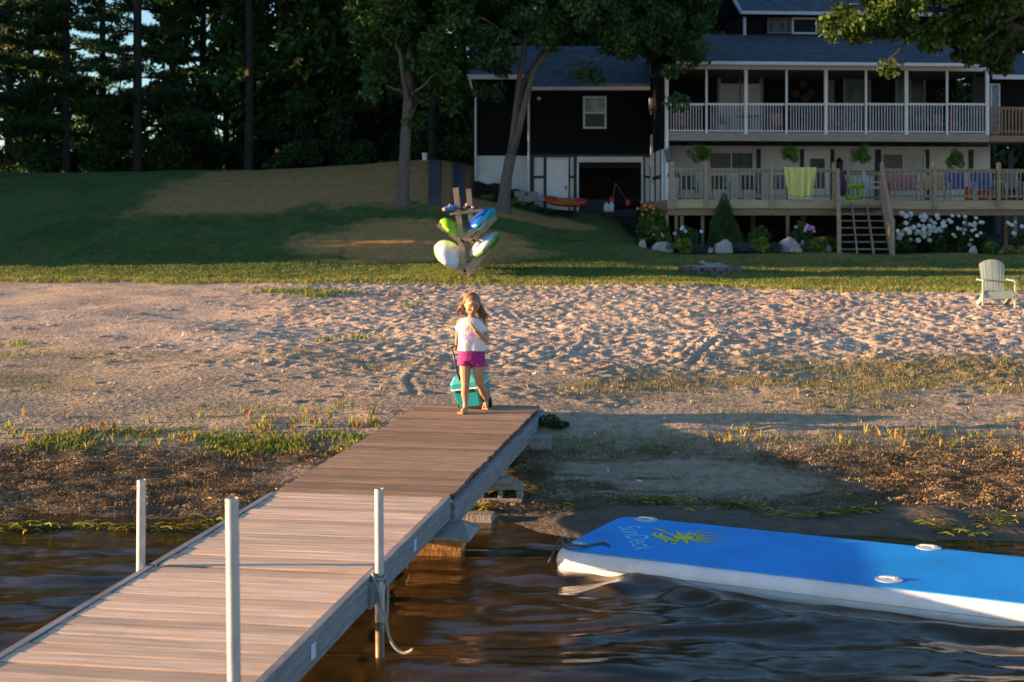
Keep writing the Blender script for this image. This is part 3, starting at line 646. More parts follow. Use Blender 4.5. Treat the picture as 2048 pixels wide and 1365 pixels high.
for (px, py) in ((1150,1090), (1292,1039), (1857,1095), (1778,1159)):
    c = U(px, py, TZ+.006); b = MB()
    b.tube([c-Vector((0,0,.003)), c+Vector((0,0,.002))], .085, 28); pt = b.build('handle_patch', grm, root)
    b = MB(); q = [c+mA*(-.045), c+mA*(-.04)+Vector((0,0,.014)), c+mA*.04+Vector((0,0,.014)), c+mA*.045]
    for i in range(3): b.bar(q[i], q[i+1], .03, .006, up=(0,1,0.01) if i != 1 else (0,0,1))
    b.build('handle', whp, pt, bevel=.002)
# printed lettering and sun emblem
cu = bpy.data.curves.new('txt', 'FONT'); cu.body = 'SunDeck'; cu.size = 1; cu.shear = .25; cu.space_character = .95; cu.offset = .004; cu.extrude = 0
to = bpy.data.objects.new('txt', cu); COL.objects.link(to); dg = bpy.context.evaluated_depsgraph_get(); dg.update()
tm = bpy.data.meshes.new_from_object(to.evaluated_get(dg)); bpy.data.objects.remove(to)
tv = [v.co.copy() for v in tm.vertices]; tf = [tuple(p.vertices) for p in tm.polygons]
tx0, tx1 = min(v.x for v in tv), max(v.x for v in tv); ty0, ty1 = min(v.y for v in tv), max(v.y for v in tv)
T0 = U(1235, 1055, TZ); dirr = Vector((.085,-1,0)).normalized(); upp = Vector((.86,.30,0)).normalized(); org = T0
LEN, HGT = .76, .17
vs = [org+dirr*((v.x-tx0)/(tx1-tx0)*LEN)+upp*((v.y-ty0)/(ty1-ty0)*HGT)+Vector((0,0,.0062)) for v in tv]
b = MB(); b.add(vs, tf); b.build('lettering', mat('pale_blue_print', (.22,.62,.90), .5), root)
# emblem
EC = U(1356, 1077, TZ); ez = Vector((0,0,.0065))
def E(a, c): return EC+Vector((1,.02,0))*a*.95+Vector((.08,-1,0))*c*.98+ez           # a along the mat, c towards the camera
b = MB()
def tri(p, q, r_): b.add([E(*p), E(*q), E(*r_)], [(0,1,2)])
n = 18; arc = [(.04+.075*math.cos(2*math.pi*k/n), .075*math.sin(2*math.pi*k/n)) for k in range(n)]
b.add([E(*p) for p in arc], [tuple(range(n))])
for k in (0, 1, 2, 6, 7, 8):
    a = R(-124+k*31); L = .24; hw_ = .22
    r0 = .085; tri((.04+r0*math.cos(a-hw_*1.2), r0*math.sin(a-hw_*1.2)), (.04+(r0+L*.55)*math.cos(a), (r0+L*.55)*math.sin(a)), (.04+r0*math.cos(a+hw_*1.2), r0*math.sin(a+hw_*1.2)))
for k in range(7):
    a = R(-48+k*16); r0 = .10; tri((.04+r0*math.cos(a-.13), r0*math.sin(a-.13)), (.04+.36*math.cos(a), .36*math.sin(a)), (.04+r0*math.cos(a+.13), r0*math.sin(a+.13)))
for q, off in enumerate((-.075, -.125)):
    top = []; bot = []
    for k in range(15):
        t = k/14; c = -.17+.36*t; a = off-.035*math.sin(t*2*math.pi)-.02*t; wd_ = .020*math.sin(math.pi*min(1, t*1.02+.02))+.001
        top.append(E(a+wd_, c)); bot.append(E(a-wd_, c))
    b.add(top+bot, [(k, k+1, 15+k+1, 15+k) for k in range(14)])
tri((-.07,-.26), (-.14,-.30), (-.04,-.14)); tri((-.04,.18), (-.11,.24), (-.07,.12))
b.build('sun_emblem', mat('yellow_print', (.70,.62,.03), .5), root)
# mat rope
hp = U(1150, 1090, TZ+.03)
ctrl = [U(1085,1145,-.05), U(1098,1125,.0), U(1106,1108,.05), U(1112,1092,TZ+.01), U(1122,1079,TZ+.04), U(1130,1076,TZ+.03), U(1138,1084,TZ+.03), U(1132,1088,TZ+.015), U(1150,1092,TZ+.035), U(1175,1092,TZ+.012), U(1195,1088,TZ+.012), U(1210,1087,TZ+.012), U(1218,1092,TZ+.012)]
b = MB(); b.tube(smoothpts(ctrl), .0095, 8); b.tube(smoothpts([U(1122,1079,TZ+.03), U(1135,1078,TZ+.05), U(1142,1088,TZ+.04), U(1128,1090,TZ+.03), U(1124,1080,TZ+.04)]), .0095, 8)
tag(b.build('mooring_rope', mat('dark_rope', (.10,.09,.09), .9, var=.3, vs=60), smooth=True), 'dark rope knotted to the corner of the blue inflatable mat', 'rope')

# ------------------------------------------------------------------ house
AL = R(4); PV = Vector((5.5, 49.0, 0)); ca_, sa_ = math.cos(AL), math.sin(AL)
def HX(v): x, y = v.x-PV.x, v.y-PV.y; return Vector((PV.x+x*ca_-y*sa_, PV.y+x*sa_+y*ca_, v.z))
def hx(px, yl):            # local x of the facade plane yl that projects on column px
    p0 = HX(Vector((5.5, yl, 0))); k_ = (px-CX)/F; return 5.5+(k_*p0.y-p0.x)/(ca_-k_*sa_)
def hz(py, px, yl): p = HX(Vector((hx(px, yl), yl, 0))); return CZ-(py-HY)/F*p.y
house = empty('house', (5.5, 50, 1.5), 'dark sided two storey house with white lower walls, balcony and garage wing', 'house')
def hb(): return MB(HX)
YB, YW = 49.0, 51.9        # balcony front, main wall
XL, XR = hx(1333, YB), hx(1975, YB)
zb0, zb1 = hz(283, 1650, YB), hz(268, 1650, YB)
# lower wall
b = hb(); b.box(5.45, 18.6, YW, YW+.2, 3.12, 5.72); lw = b.build('lower_wall', M['wallwhite'], house)
b = hb(); b.box(5.45, 18.6, YW+.004, YW+.2, 1.3, 3.118); b.build('foundation', M['darkint'], house)  # wall below the deck coloured black in place of the shade there
def strip(px0, px1, py0, py1, yl, th, m, name='timber_strip', parent=None, bev=0):
    b = hb(); x0, x1 = hx(px0, yl), hx(px1, yl); pm = (px0+px1)/2; z0, z1 = hz(py1, pm, yl), hz(py0, pm, yl)
    b.box(x0, x1, yl-th, yl, z0, z1); return b.build(name, m, parent or house, bevel=bev)
tim = mat('dark_green_timber', (.015,.025,.028), .6)
b = hb(); yl = YW
for (p0, p1) in ((1333,1341),(1513,1521),(1600,1607),(1660,1668),(1750,1761),(1850,1858),(1937,1946),(2016,2026)):
    b.box(hx(p0, yl), hx(p1, yl), yl-.05, yl-.003, 3.15, 5.2)
b.box(5.5, 18.5, yl-.055, yl-.004, hz(293, 1650, yl), hz(270, 1650, yl)); b.box(hx(1668, yl), hx(1750, yl), yl-.045, yl-.002, hz(350, 1710, yl), hz(342, 1710, yl))
b.build('timber_frame', tim, lw)
# lower door and windows
def window(px0, px1, py0, py1, yl, panes, fr=.07, name='window', frm=None, rows=1):
    frm = frm or M['trim']; b = hb(); x0, x1 = hx(px0, yl), hx(px1, yl); z0, z1 = hz(py1, (px0+px1)/2, yl), hz(py0, (px0+px1)/2, yl)
    t = yl-.06
    b.box(x0, x1, t, yl-.002, z1-fr, z1); b.box(x0, x1, t, yl-.002, z0, z0+fr); b.box(x0, x0+fr, t, yl-.002, z0+fr, z1-fr); b.box(x1-fr, x1, t, yl-.002, z0+fr, z1-fr)
    n = len(panes)
    for i in range(1, n):
        if rows == 1: xm = x0+(x1-x0)*i/n; b.box(xm-fr*.4, xm+fr*.4, t+.008, yl-.004, z0+fr, z1-fr)
        else: zm = z1-(z1-z0)*i/n; b.box(x0+fr, x1-fr, t+.008, yl-.004, zm-fr*.4, zm+fr*.4)
    w_ = b.build(name, frm, house)
    for i, pm in enumerate(panes):
        b = hb()
        if rows == 1: b.box(x0+(x1-x0)*i/n+.01, x0+(x1-x0)*(i+1)/n-.01, yl-.022, yl-.006, z0+.01, z1-.01)
        else: b.box(x0+.01, x1-.01, yl-.022, yl-.006, z1-(z1-z0)*(i+1)/n+.01, z1-(z1-z0)*i/n-.01)
        b.build('pane', pm, w_)
    return w_
shade = mat('brown_grey_shade', (.16,.15,.15), .7, var=.1); curt = mat('pale_curtain', (.45,.47,.48), .8, var=.15, vs=6)
dimg = mat('greenish_glass', (.07,.10,.10), .35, var=.4, vs=3, spec=.2)
window(1416, 1508, 303, 345, YW, [shade, dimg]); window(1762, 1850, 306, 352, YW, [shade, curt])
b = hb(); x0, x1 = hx(1608, YW), hx(1660, YW); b.box(x0, x1, YW-.05, YW-.002, 3.1, hz(300, 1634, YW)); dr = b.build('door', M['white'], house, bevel=.005)
b = hb(); b.box(x0+.22, x1-.22, YW-.062, YW-.051, 3.7, hz(318, 1634, YW)); b.build('door_pane', dimg, dr)
b = hb(); b.ball(((x0+.1), YW-.09, 4.1), .035); b.build('handle', M['alu'], dr)
# upper wall and its doors
b = hb(); b.box(5.45, XR, YW+.02, YW+.2, 5.721, hz(120, 1650, YW)); uw = b.build('upper_wall', M['siding'], house)
dfr = mat('dim_door_frame', (.17,.16,.17), .6)
Yd = YW+.02
window(1434, 1526, 148, 268, Yd, [M['blind'], M['blind']], .08, 'sliding_door', dfr); 
b = hb(); b.box(hx(1441, Yd), hx(1519, Yd), Yd-.03, Yd-.023, hz(168, 1480, Yd), hz(153, 1480, Yd)); b.build('dark_transom', M['glass'], house)
window(1686, 1741, 150, 268, Yd, [dimg], .08, 'sliding_door', dfr); window(1790, 1850, 152, 268, Yd, [dimg, M['glass']], .08, 'sliding_door', dfr)
b = hb(); b.box(hx(1655, Yd), hx(1668, Yd), Yd-.04, Yd-.003, 5.7, hz(160, 1660, Yd)); b.build('porch_panel', mat('grey_panel', (.13,.12,.14), .8), house)
b = hb(); b.box(hx(1945, Yd), hx(1972, Yd), Yd-.04, Yd-.003, 5.7, hz(152, 1660, Yd)); b.build('porch_panel', mat('grey_panel', (.13,.12,.14), .8), house)
# porch ceiling, balcony slab, fascia
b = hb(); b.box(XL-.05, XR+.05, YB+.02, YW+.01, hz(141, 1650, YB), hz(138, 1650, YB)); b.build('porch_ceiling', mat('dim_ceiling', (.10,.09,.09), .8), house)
b = hb(); b.box(XL-.02, XR+.08, YB, YB+.045, zb0+.06, zb1+.04); b.box(XL-.02, XR+.08, YB-.012, YB+.0, zb0, zb0+.10); b.build('balcony_fascia', wood('grey_brown_fascia', (.26,.22,.20), (.36,.31,.28), (.7,4,9)), house)
b = hb(); b.box(XL, XR, YB+.046, YW-.06, zb1-.06, zb1); b.build('balcony_floor', M['deckwood'], house)
b = hb(); b.box(XL, XR, YB+.05, YB+.14, zb0-.02, zb0+.17); 
for i in range(14): x = XL+.4+i*(XR-XL-.8)/13; b.box(x-.02, x+.02, YB+.141, YW-.06, zb0, zb0+.17)
b.build('joists', tim, house)
ztop = hz(141, 1650, YB)
pxs = [1333, 1413, 1492, 1573, 1652, 1732, 1813, 1894, 1975]
for i, px in enumerate(pxs):
    wide = i % 2 == 0; hw_ = .055 if wide else .035; x = hx(px, YB); b = hb()
    b.box(x-hw_, x+hw_, YB-.03 if i else YB-.10, YB-.03+2*hw_, zb1-.02 if i else 1.6, ztop if i else ztop-.15); b.build('balcony_post', M['white'], house)
for i in range(8):
    x0, x1 = hx(pxs[i], YB)+.06, hx(pxs[i+1], YB)-.06; pm = (pxs[i]+pxs[i+1])/2; zt = hz(208, pm, YB); b = hb()
    b.box(x0, x1, YB, YB+.05, zt-.05, zt+.02); b.box(x0, x1, YB+.005, YB+.045, zb1+.07, zb1+.11)
    n = 13
    for q in range(1, n): x = x0+(x1-x0)*q/n; b.box(x-.011, x+.011, YB+.012, YB+.034, zb1+.11, zt-.05)
    b.build('balcony_railing', M['white'], house)
# gutter, soffit, roofs
x0, x1 = hx(1352, YB-.45), hx(1950, YB-.45); ze = hz(125, 1650, YB-.45)
b = hb(); b.box(x0, x1+.1, YB-.55, YB-.42, hz(132, 1650, YB-.45), ze); b.build('gutter', M['white'], house, bevel=.02)
b = hb(); b.box(XL-.05, XR+.08, YB-.04, YB+.1, hz(140.5, 1650, YB), hz(133, 1650, YB)); b.box(x0+.05, x1, YB-.42, YB-.041, hz(133.5, 1650, YB), hz(132.2, 1650, YB)); b.build('porch_beam', M['trim'], house)
YD = 52.6; zd = hz(71, 1650, YD)
def slab(b, x0, x1, y0, z0, y1, z1, th=.06):
    b.add([(x0,y0,z0),(x1,y0,z0),(x1,y1,z1),(x0,y1,z1),(x0,y0,z0-th),(x1,y0,z0-th),(x1,y1,z1-th),(x0,y1,z1-th)], [(0,1,2,3),(7,6,5,4),(0,4,5,1),(1,5,6,2),(2,6,7,3),(3,7,4,0)])
b = hb(); slab(b, x0, x1, YB-.50, ze+.03, YD, zd); slab(b, x0, x1, YD+.001, zd, YD+3, zd-1.0); b.build('lower_roof', M['shingle'], house)
# dormer storey
xd0 = hx(1492, YD)
zde = hz(29, 1650, YD-.4)
b = hb(); b.box(xd0, xd0+11.5, YD-.001, YD+3.4, zd-.4, zde+.05); dw = b.build('dormer_wall', M['siding'], house)
slab_y0 = YD-.45
b = hb(); slab(b, xd0-.28, xd0+11.8, slab_y0, zde+.08, YD+2.2, zde+1.6); slab(b, xd0-.28, xd0+11.8, YD+2.201, zde+1.6, YD+4.6, zde+.1); b.build('dormer_roof', M['shingle'], house)
b = hb(); b.box(xd0-.3, xd0+11.8, slab_y0-.09, slab_y0-.002, zde-.04, zde+.08); b.bar((xd0-.30, slab_y0-.02, zde+.03), (xd0-.30, YD+2.2, zde+1.55), .04, .16); b.box(xd0-.12, xd0-.02, YD-.12, YD-.02, zd-.1, zde-.1); b.build('dormer_gutter', M['trim'], house)
lt = mat('lit_room_window', (.10,.09,.09), .3, var=.4, vs=4)  # mottled grey pane, paler than the plain glass
window(1534, 1582, 36, 68, YD, [lt], .045, 'window', dfr); window(1583, 1634, 36, 69, YD, [M['glass']], .07); window(1646, 1701, 37, 70, YD, [M['glass'], M['glass']], .07)
window(1545, 1570, 44, 63, YD-.03, [dimg], .04, 'window_unit', dfr)
# small right wing with its door, roof edge and timber balcony
x0 = hx(1985, YB+.8); b = hb(); b.box(x0, x0+4, YB+1.0, YB+1.2, 5.6, 8.0); b.build('side_wing_wall', M['siding'], house)
b = hb(); slab(b, x0-.2, x0+4, YB+.4, 7.78, YB+3, 8.9); b.build('side_wing_roof', M['shingle'], house)
b = hb(); b.box(x0-.2, x0+4, YB+.30, YB+.39, 7.64, 7.80); b.build('side_wing_gutter', M['trim'], house)
window(1980, 1999, 168, 268, YB+1.0, [mat('stained_glass', (.22,.28,.38), .3, col2=(.05,.07,.1), vs=9)], .05, 'door', M['trim'])
zt = hz(217, 2010, YB); b = hb(); b.box(XR+.08, XR+3, YB+.0, YB+.05, zt-.05, zt+.05); b.box(XR+.08, XR+3, YB+.01, YB+.04, zb1+.08, zb1+.15)
for q in range(22): x = XR+.15+q*.13; b.box(x-.03, x+.03, YB-.02, YB-.002, zb1+.0, zt)
b.build('timber_balustrade', M['deckbeam'], house)
b = hb(); b.box(XR+.1, XR+3, YB-.03, YB-.0, zb0, zb1-.03); b.box(XR+.1, XR+3, YB+.1, YW, zb1-.2, zb1-.1); b.build('side_balcony_fascia', M['deckbeam'], house)
# return wall between garage wing and main house
YG = 53.0
b = MB(); xr = 5.42; b.box(xr-.10, xr, YB+.05, YG, 5.03, 8.2); b.build('return_wall_upper', M['siding'], house)
b = MB(); b.box(xr-.085, xr, YB+.12, YG, 1.4, 5.03); rw = b.build('return_wall_lower', M['wallwhite'], house)
b = MB(); b.box(xr-.12, xr-.086, YB+.12, YG-.03, 4.0, 4.12); 
for y in (YB+.14, 51, 52.9): b.box(xr-.121, xr-.087, y, y+.14, 1.4, 5.02)
b.build('timber_frame', tim, rw)
# garage wing
def gx(px, y=YG): return (px-CX)/F*y
def gz(py, y=YG): return CZ-(py-HY)/F*y
xs0, xg0, xg1 = gx(953, 54.2), gx(1060), gx(1314)
zs = gz(312)
b = MB(); b.box(xg0, xg1, YG, YG+.2, zs, gz(176)); b.box(xs0, xg0, YG+1.2, YG+1.4, gz(312, 54.2), gz(146, 54.2)); b.box(xg0, xg0+.15, YG+.2, YG+1.2, zs, gz(160)); b.box(xs0, xs0+.15, YG+1.4, YG+7.5, zs, gz(146, 54.2))
gw = b.build('garage_upper_wall', M['siding'], house)
# white lower wall with openings (man door, garage door)
gd0, gd1, dr0, dr1 = gx(1155), gx(1285), gx(1093), gx(1137)
b = MB()
for a, c in ((xg0, dr0-.06), (dr1+.06, gd0-.02), (gd1+.02, xg1)): b.box(a, c, YG+.01, YG+.2, 2.2, zs-.001)
b.box(dr0-.06, dr1+.06, YG+.01, YG+.2, gz(320), zs-.001); b.box(gd0-.02, gd1+.02, YG+.01, YG+.2, gz(318), zs-.001)
b.box(xs0, xg0, YG+1.21, YG+1.4, 2.4, gz(312, 54.2)-.001); b.box(xg0, xg0+.14, YG+.2, YG+1.2, 2.2, zs-.002); b.box(xs0+.01, xs0+.14, YG+1.4, YG+7, 2.4, zs-.002)
gl_ = b.build('garage_lower_wall', M['wallwhite'], house)
b = MB()
for (p0, p1) in ((1060,1068),(1087,1093),(1137,1140),(1147,1154),(1286,1290)): b.box(gx(p0), gx(p1), YG-.03, YG+.009, 2.3, zs-.0)
b.box(xg0, xg1, YG-.035, YG+.008, zs-.06, zs+.06)
for (p0, p1) in ((1068,1087),(1140,1147),(1290,1313)): b.box(gx(p0), gx(p1), YG-.028, YG+.008, gz(357), gz(352))
b.build('timber_frame', tim, gl_)
b = MB(); b.box(dr0, dr1, YG-.01, YG+.05, 2.75, gz(320)); d_ = b.build('side_door', M['white'], house, bevel=.006)
b = MB(); b.box(dr1-.13, dr1-.08, YG-.05, YG-.012, gz(379), gz(372)); b.build('handle', M['black'], d_)
b = MB(); b.box(gd0-.02, gd1+.02, YG-.06, YG+.009, gz(325), gz(314)); b.box(gd0-.03, gd0+.05, YG-.04, YG+.009, 2.5, gz(325)); b.box(gd1-.05, gd1+.03, YG-.04, YG+.009, 2.5, gz(325)); b.build('garage_door_frame', M['trim'], house)
b = MB(); b.box(gd0+.06, gd1-.06, YG+.08, YG+.14, gz(337), gz(326)); b.box(gd0+.06, gd1-.06, YG+.15, YG+2.5, gz(328), gz(326)); b.build('garage_door', M['darkint'], house)
b = MB(); x0, x1, y0, y1, z0, z1 = gd0-.6, gd1+.6, YG+.21, YG+6, 2.6, zs-.02
b.add([(x0,y0,z0),(x1,y0,z0),(x1,y1,z0),(x0,y1,z0),(x0,y0,z1),(x1,y0,z1),(x1,y1,z1),(x0,y1,z1)], [(0,1,2,3),(4,7,6,5),(2,6,7,3),(0,3,7,4),(1,5,6,2)]); b.build('garage_interior', mat('garage_inside', (.10,.10,.11), .9, var=.2, vs=2), house)
# garage roof (one pitch that runs up to a ridge), gutters, downspouts
ge = gz(178, YG-.4); pit = .5
b = MB(); slab(b, xg0-.1, xg1+.05, YG-.45, ge+.05, YG+3.8, ge+.05+pit*4.25); slab(b, xs0-.35, xg0-.101, YG+.75, ge+.05+pit*1.2, YG+3.8, ge+.05+pit*4.25); slab(b, xs0-.35, xg1+.05, YG+3.801, ge+.05+pit*4.25, YG+8, ge+.05); b.build('garage_roof', M['shingle'], house)
b = MB(); b.box(xg0-.12, xg1+.05, YG-.54, YG-.452, ge-.06, ge+.06); b.box(xs0-.38, xg0-.13, YG+.66, YG+.748, ge+.48, ge+.66); b.box(xg0-.1, xg1, YG-.45, YG-.01, ge-.05, ge-.03); b.build('garage_gutter', M['trim'], house)
b = MB(); b.tube([(xg0+.0, YG-.45, ge-.02), (xg0-.05, YG-.1, ge-.5), (xg0-.05, YG-.08, 3.0)], .045, 8)
b.tube([(xs0-.25, YG+.7, ge+.5), (xs0-.20, YG+.72, ge+.25), (xs0-.03, YG+1.05, ge-.15), (xs0-.03, YG+1.1, 3.9)], .045, 8); b.build('downspout', M['trim'], house)
window(0,0,0,0,YG,[],) if False else None
def gwin(px0, px1, py0, py1):
    b = MB(); x0, x1, z0, z1 = gx(px0), gx(px1), gz(py1), gz(py0); f = .075; t = YG-.05
    b.box(x0, x1, t, YG-.001, z1-f, z1); b.box(x0, x1, t, YG-.001, z0, z0+f); b.box(x0, x0+f, t, YG-.001, z0+f, z1-f); b.box(x1-f, x1, t, YG-.001, z0+f, z1-f); zm = (z0+z1)/2-.02; b.box(x0+f, x1-f, t+.01, YG-.002, zm-.03, zm+.03)
    w_ = b.build('window', M['trim'], house)
    b = MB(); b.box(x0+.02, x1-.02, YG-.02, YG-.006, zm, z1-.02); b.build('pane', mat('net_curtain_pane', (.05,.08,.08), .2, col2=(.40,.45,.47), vs=2.2), w_)
    b = MB(); b.box(x0+.02, x1-.02, YG-.02, YG-.006, z0+.02, zm-.001); b.build('pane', M['glass'], w_)
gwin(1166, 1213, 193, 258)
b = MB(); b.box(5.18, 5.30, YG-1.3, YG-.9, gz(220, 52), gz(198, 52)); b.tube([(5.24, YG-1.2, gz(222, 52)), (5.24, YG-1.2, gz(231, 52))], .05); b.build('electric_meter', mat('meter_grey', (.42,.44,.46), .5), house)
b = MB(); b.ball((gx(1078), YG-.12, gz(198)), .07); b.box(gx(1076), gx(1080), YG-.1, YG-.001, gz(200), gz(196)); b.build('flood_light', M['trim'], house)
# wall lantern by the white post
lx = hx(1336, YB-.2); b = hb(); zc = hz(312, 1336, YB-.2)
b.loft([[(lx+r_*math.cos(q*math.pi/3), YB-.25+r_*math.sin(q*math.pi/3), zc+z_) for q in range(6)] for (r_, z_) in ((.05,-.25),(.07,-.22),(.12,.12),(.15,.13),(.06,.24),(.02,.28))]); b.build('lantern', mat('verdigris_lantern', (.10,.15,.16), .5), house)
# wall ornaments under the balcony roof
orn = mat('rust_ornament', (.12,.07,.05), .6)
for (px, py, r_) in ((1590,188,.14),(1606,168,.12),(1610,196,.13),(1622,186,.10),(1883,190,.24),(1917,188,.26)):
    b = hb(); x, z_ = hx(px, Yd), hz(py, px, Yd); b.tube([(x+r_*math.cos(t), Yd-.05, z_+r_*math.sin(t)) for t in [2*math.pi*k/14 for k in range(15)]], .012, 5)
    for q in range(4): a = q*math.pi/4; b.bar((x-r_*math.cos(a), Yd-.05, z_-r_*math.sin(a)), (x+r_*math.cos(a), Yd-.05, z_+r_*math.sin(a)), .012, .012)
    b.build('wall_ornament', orn, house)

# ------------------------------------------------------------------ raised deck with stairs
YK = 46.0; dz1 = hz(400, 1500, YK); zr = hz(338, 1500, YK)
deck = empty('raised_deck', HX(Vector((10, YK+2.5, 1.5))), 'raised timber deck with balustrade and stairs in front of the house', 'deck')
xk0, xk1, xs_0, xs_1 = hx(1337, YK), hx(2048, YK)+2.5, hx(1673, YK), hx(1764, YK)
b = hb(); n = 26
for q in range(n): y = YK+.04+q*(YW-.3-YK)/n; b.box(xk0, xk1, y, y+(YW-.3-YK)/n-.008, dz1-.04, dz1)
b.build('deck_boards', M['deckwood'], deck)
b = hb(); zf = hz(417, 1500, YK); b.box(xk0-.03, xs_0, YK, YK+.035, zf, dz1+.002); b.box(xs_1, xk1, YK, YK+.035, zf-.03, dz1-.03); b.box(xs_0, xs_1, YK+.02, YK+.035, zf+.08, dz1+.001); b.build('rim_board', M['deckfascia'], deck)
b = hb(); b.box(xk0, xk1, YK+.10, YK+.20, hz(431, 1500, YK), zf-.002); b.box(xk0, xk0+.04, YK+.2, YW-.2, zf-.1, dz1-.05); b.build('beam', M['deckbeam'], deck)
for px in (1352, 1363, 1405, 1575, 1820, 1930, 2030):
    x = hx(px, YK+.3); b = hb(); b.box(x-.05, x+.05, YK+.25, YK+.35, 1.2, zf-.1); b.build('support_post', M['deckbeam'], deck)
b = hb()
for px in (1360, 1500, 1600, 1850, 2000): x = hx(px, YK+4); b.box(x-.07, x+.07, YK+3.5, YK+3.64, 1.2, zf)
b.build('rear_support_posts', M['deckbeam'], deck)
posts = [(1343,.085),(1411,.06),(1542,.06),(1667,.06),(1763,.06),(1868,.065),(1996,.06),(2110,.06)]
for (px, hw_) in posts:
    x = hx(px, YK); b = hb(); b.box(x-hw_, x+hw_, YK-.10, YK-.002, zf-.02, zr+.16); b.loft([[(x+s_*hw_*1.15*q, YK-.05+t_*.06*q, zr+z_) for (s_, t_) in ((-1,-1),(1,-1),(1,1),(-1,1))] for (q, z_) in ((1,.16),(1,.19),(.1,.25))]); b.build('railing_post', M['deckwood'], deck)
def rail(pa, pb, yl=YK, zt=None, z0=None, xa=None, xb=None):
    xa = xa if xa is not None else hx(pa, yl)+.07; xb = xb if xb is not None else hx(pb, yl)-.07; zt = zt or zr; z0 = z0 or dz1; b = hb()
    b.box(xa, xb, yl-.07, yl+.06, zt-.03, zt+.015); b.box(xa, xb, yl-.03, yl+.01, zt-.12, zt-.031); b.box(xa, xb, yl-.03, yl+.01, z0+.09, z0+.17)
    n = max(1, int((xb-xa)/.145))
    for q in range(n): x = xa+(xb-xa)*(q+.5)/n; b.box(x-.02, x+.02, yl-.068, yl-.031, z0+.06, zt-.04)
    return b.build('railing_panel', M['deckwood'], deck)
for i in range(7):
    if i != 3: rail(posts[i][0], posts[i+1][0])
rail(1697, 1764, YK+2.6); x = hx(1697, YK+2.6); b = hb(); b.box(x-.06, x+.06, YK+2.55, YK+2.65, dz1, dz1+1.2); b.build('railing_post', M['deckwood'], deck)
# stairs
NS = 8; yb = YK-2.0; gzs = ht(12.0, yb)+.02; rise = (dz1-gzs)/NS; st = hb()
XB0, XB1 = hx(1681, yb), hx(1782, yb)
def sx(s, t): return (xs_0+.02+(xs_1-xs_0-.04)*t)*(1-s)+(XB0+(XB1-XB0)*t)*s     # flares a little towards the lawn
for q in range(1, NS):
    z_ = dz1-q*rise; y = YK-q*2.0/NS; s = q/NS; b = hb(); b.box(sx(s, 0)+.05, sx(s, 1)-.05, y, y+.27, z_-.04, z_); b.build('stair_tread', M['deckwood'], deck)
for t in (0, .33, .66, 1):
    b = hb(); b.bar((sx(0, t), YK-.02, dz1-.15), (sx(1, t), yb, gzs+.0), .045, .22); b.build('stair_stringer', M['deckwood'], deck)
for t in (0, 1):
    xx = sx(1, t)+(-.05 if t == 0 else .05); b = hb(); b.box(xx-.055, xx+.055, yb-.06, yb+.05, gzs-.1, gzs+1.18)
    b.build('newel_post', M['deckwood'], deck)
    b = hb(); pa = Vector((sx(0, t), YK-.08, zr)); pb = Vector((xx, yb, gzs+1.1)); b.bar(pa, pb, .12, .04); b.bar(pa-Vector((0,0,.1)), pb-Vector((0,0,.1)), .04, .08); b.bar(pa-Vector((0,0,.85)), pb-Vector((0,0,.85)), .04, .08)
    for q in range(1, 14): p = pa+(pb-pa)*q/14; b.bar(p-Vector((.03,0,.88)), p-Vector((.03,0,.04)), .035, .035)
    b.build('stair_railing', M['deckwood'], deck)

# ------------------------------------------------------------------ things on the deck and balcony
def tow():
    m = mat('yellow_towel', (.62,.55,.04), .95, bump=.01, bs=60); n = m.node_tree.nodes; l = m.node_tree.links; b = n['Principled BSDF']
    tc = n.new('ShaderNodeTexCoord'); wv_ = n.new('ShaderNodeTexWave'); wv_.inputs['Scale'].default_value = 1.6; wv_.inputs['Distortion'].default_value = .8; l.new(tc.outputs['Object'], wv_.inputs[0])
    r = n.new('ShaderNodeValToRGB'); r.color_ramp.elements[0].color = (.62,.56,.12,1); r.color_ramp.elements[1].color = (.68,.66,.38,1); r.color_ramp.elements[0].position = .45; l.new(wv_.outputs[0], r.inputs[0]); l.new(r.outputs[0], b.inputs['Base Color']); return m
b = MB(); xa, xb = hx(1566, YK), hx(1632, YK); n = 40; rows = []
for j in range(15):
    t = j/14; row = []
    for i in range(n+1):
        s = i/n; zz = zr+.04-t*.98 if t > .08 else zr+.045; yy = YK-.085-.035*math.sin(s*23+t*1.2)*min(1, t*2)-.02*t
        if j == 0: yy = YK+.04
        x = xa+(xb-xa)*(s*(1-.12*t)+.12*t*(1-s)*1.15+.0*t); row.append(HX(Vector((x, yy, zz+.02*math.sin(s*9)*t))))
    rows.append(row)
vs = [v for r_ in rows for v in r_]; b.add(vs, [(j*(n+1)+i, j*(n+1)+i+1, (j+1)*(n+1)+i+1, (j+1)*(n+1)+i) for j in range(14) for i in range(n)])
o = b.build('beach_towel', tow(), smooth=True); md = o.modifiers.new('solid', 'SOLIDIFY'); md.thickness = .012; tag(o, 'yellow striped towel with fringe draped over the deck railing', 'towel')
b = MB()
for q in range(36): s = (q+.5)/36; p = rows[14][int(s*n)]; b.bar(p, p+Vector((random.uniform(-.01,.01), 0, -.09)), .016, .01)
fr = b.build('fringe', mat('fringe_white', (.6,.6,.62), .9), o); 
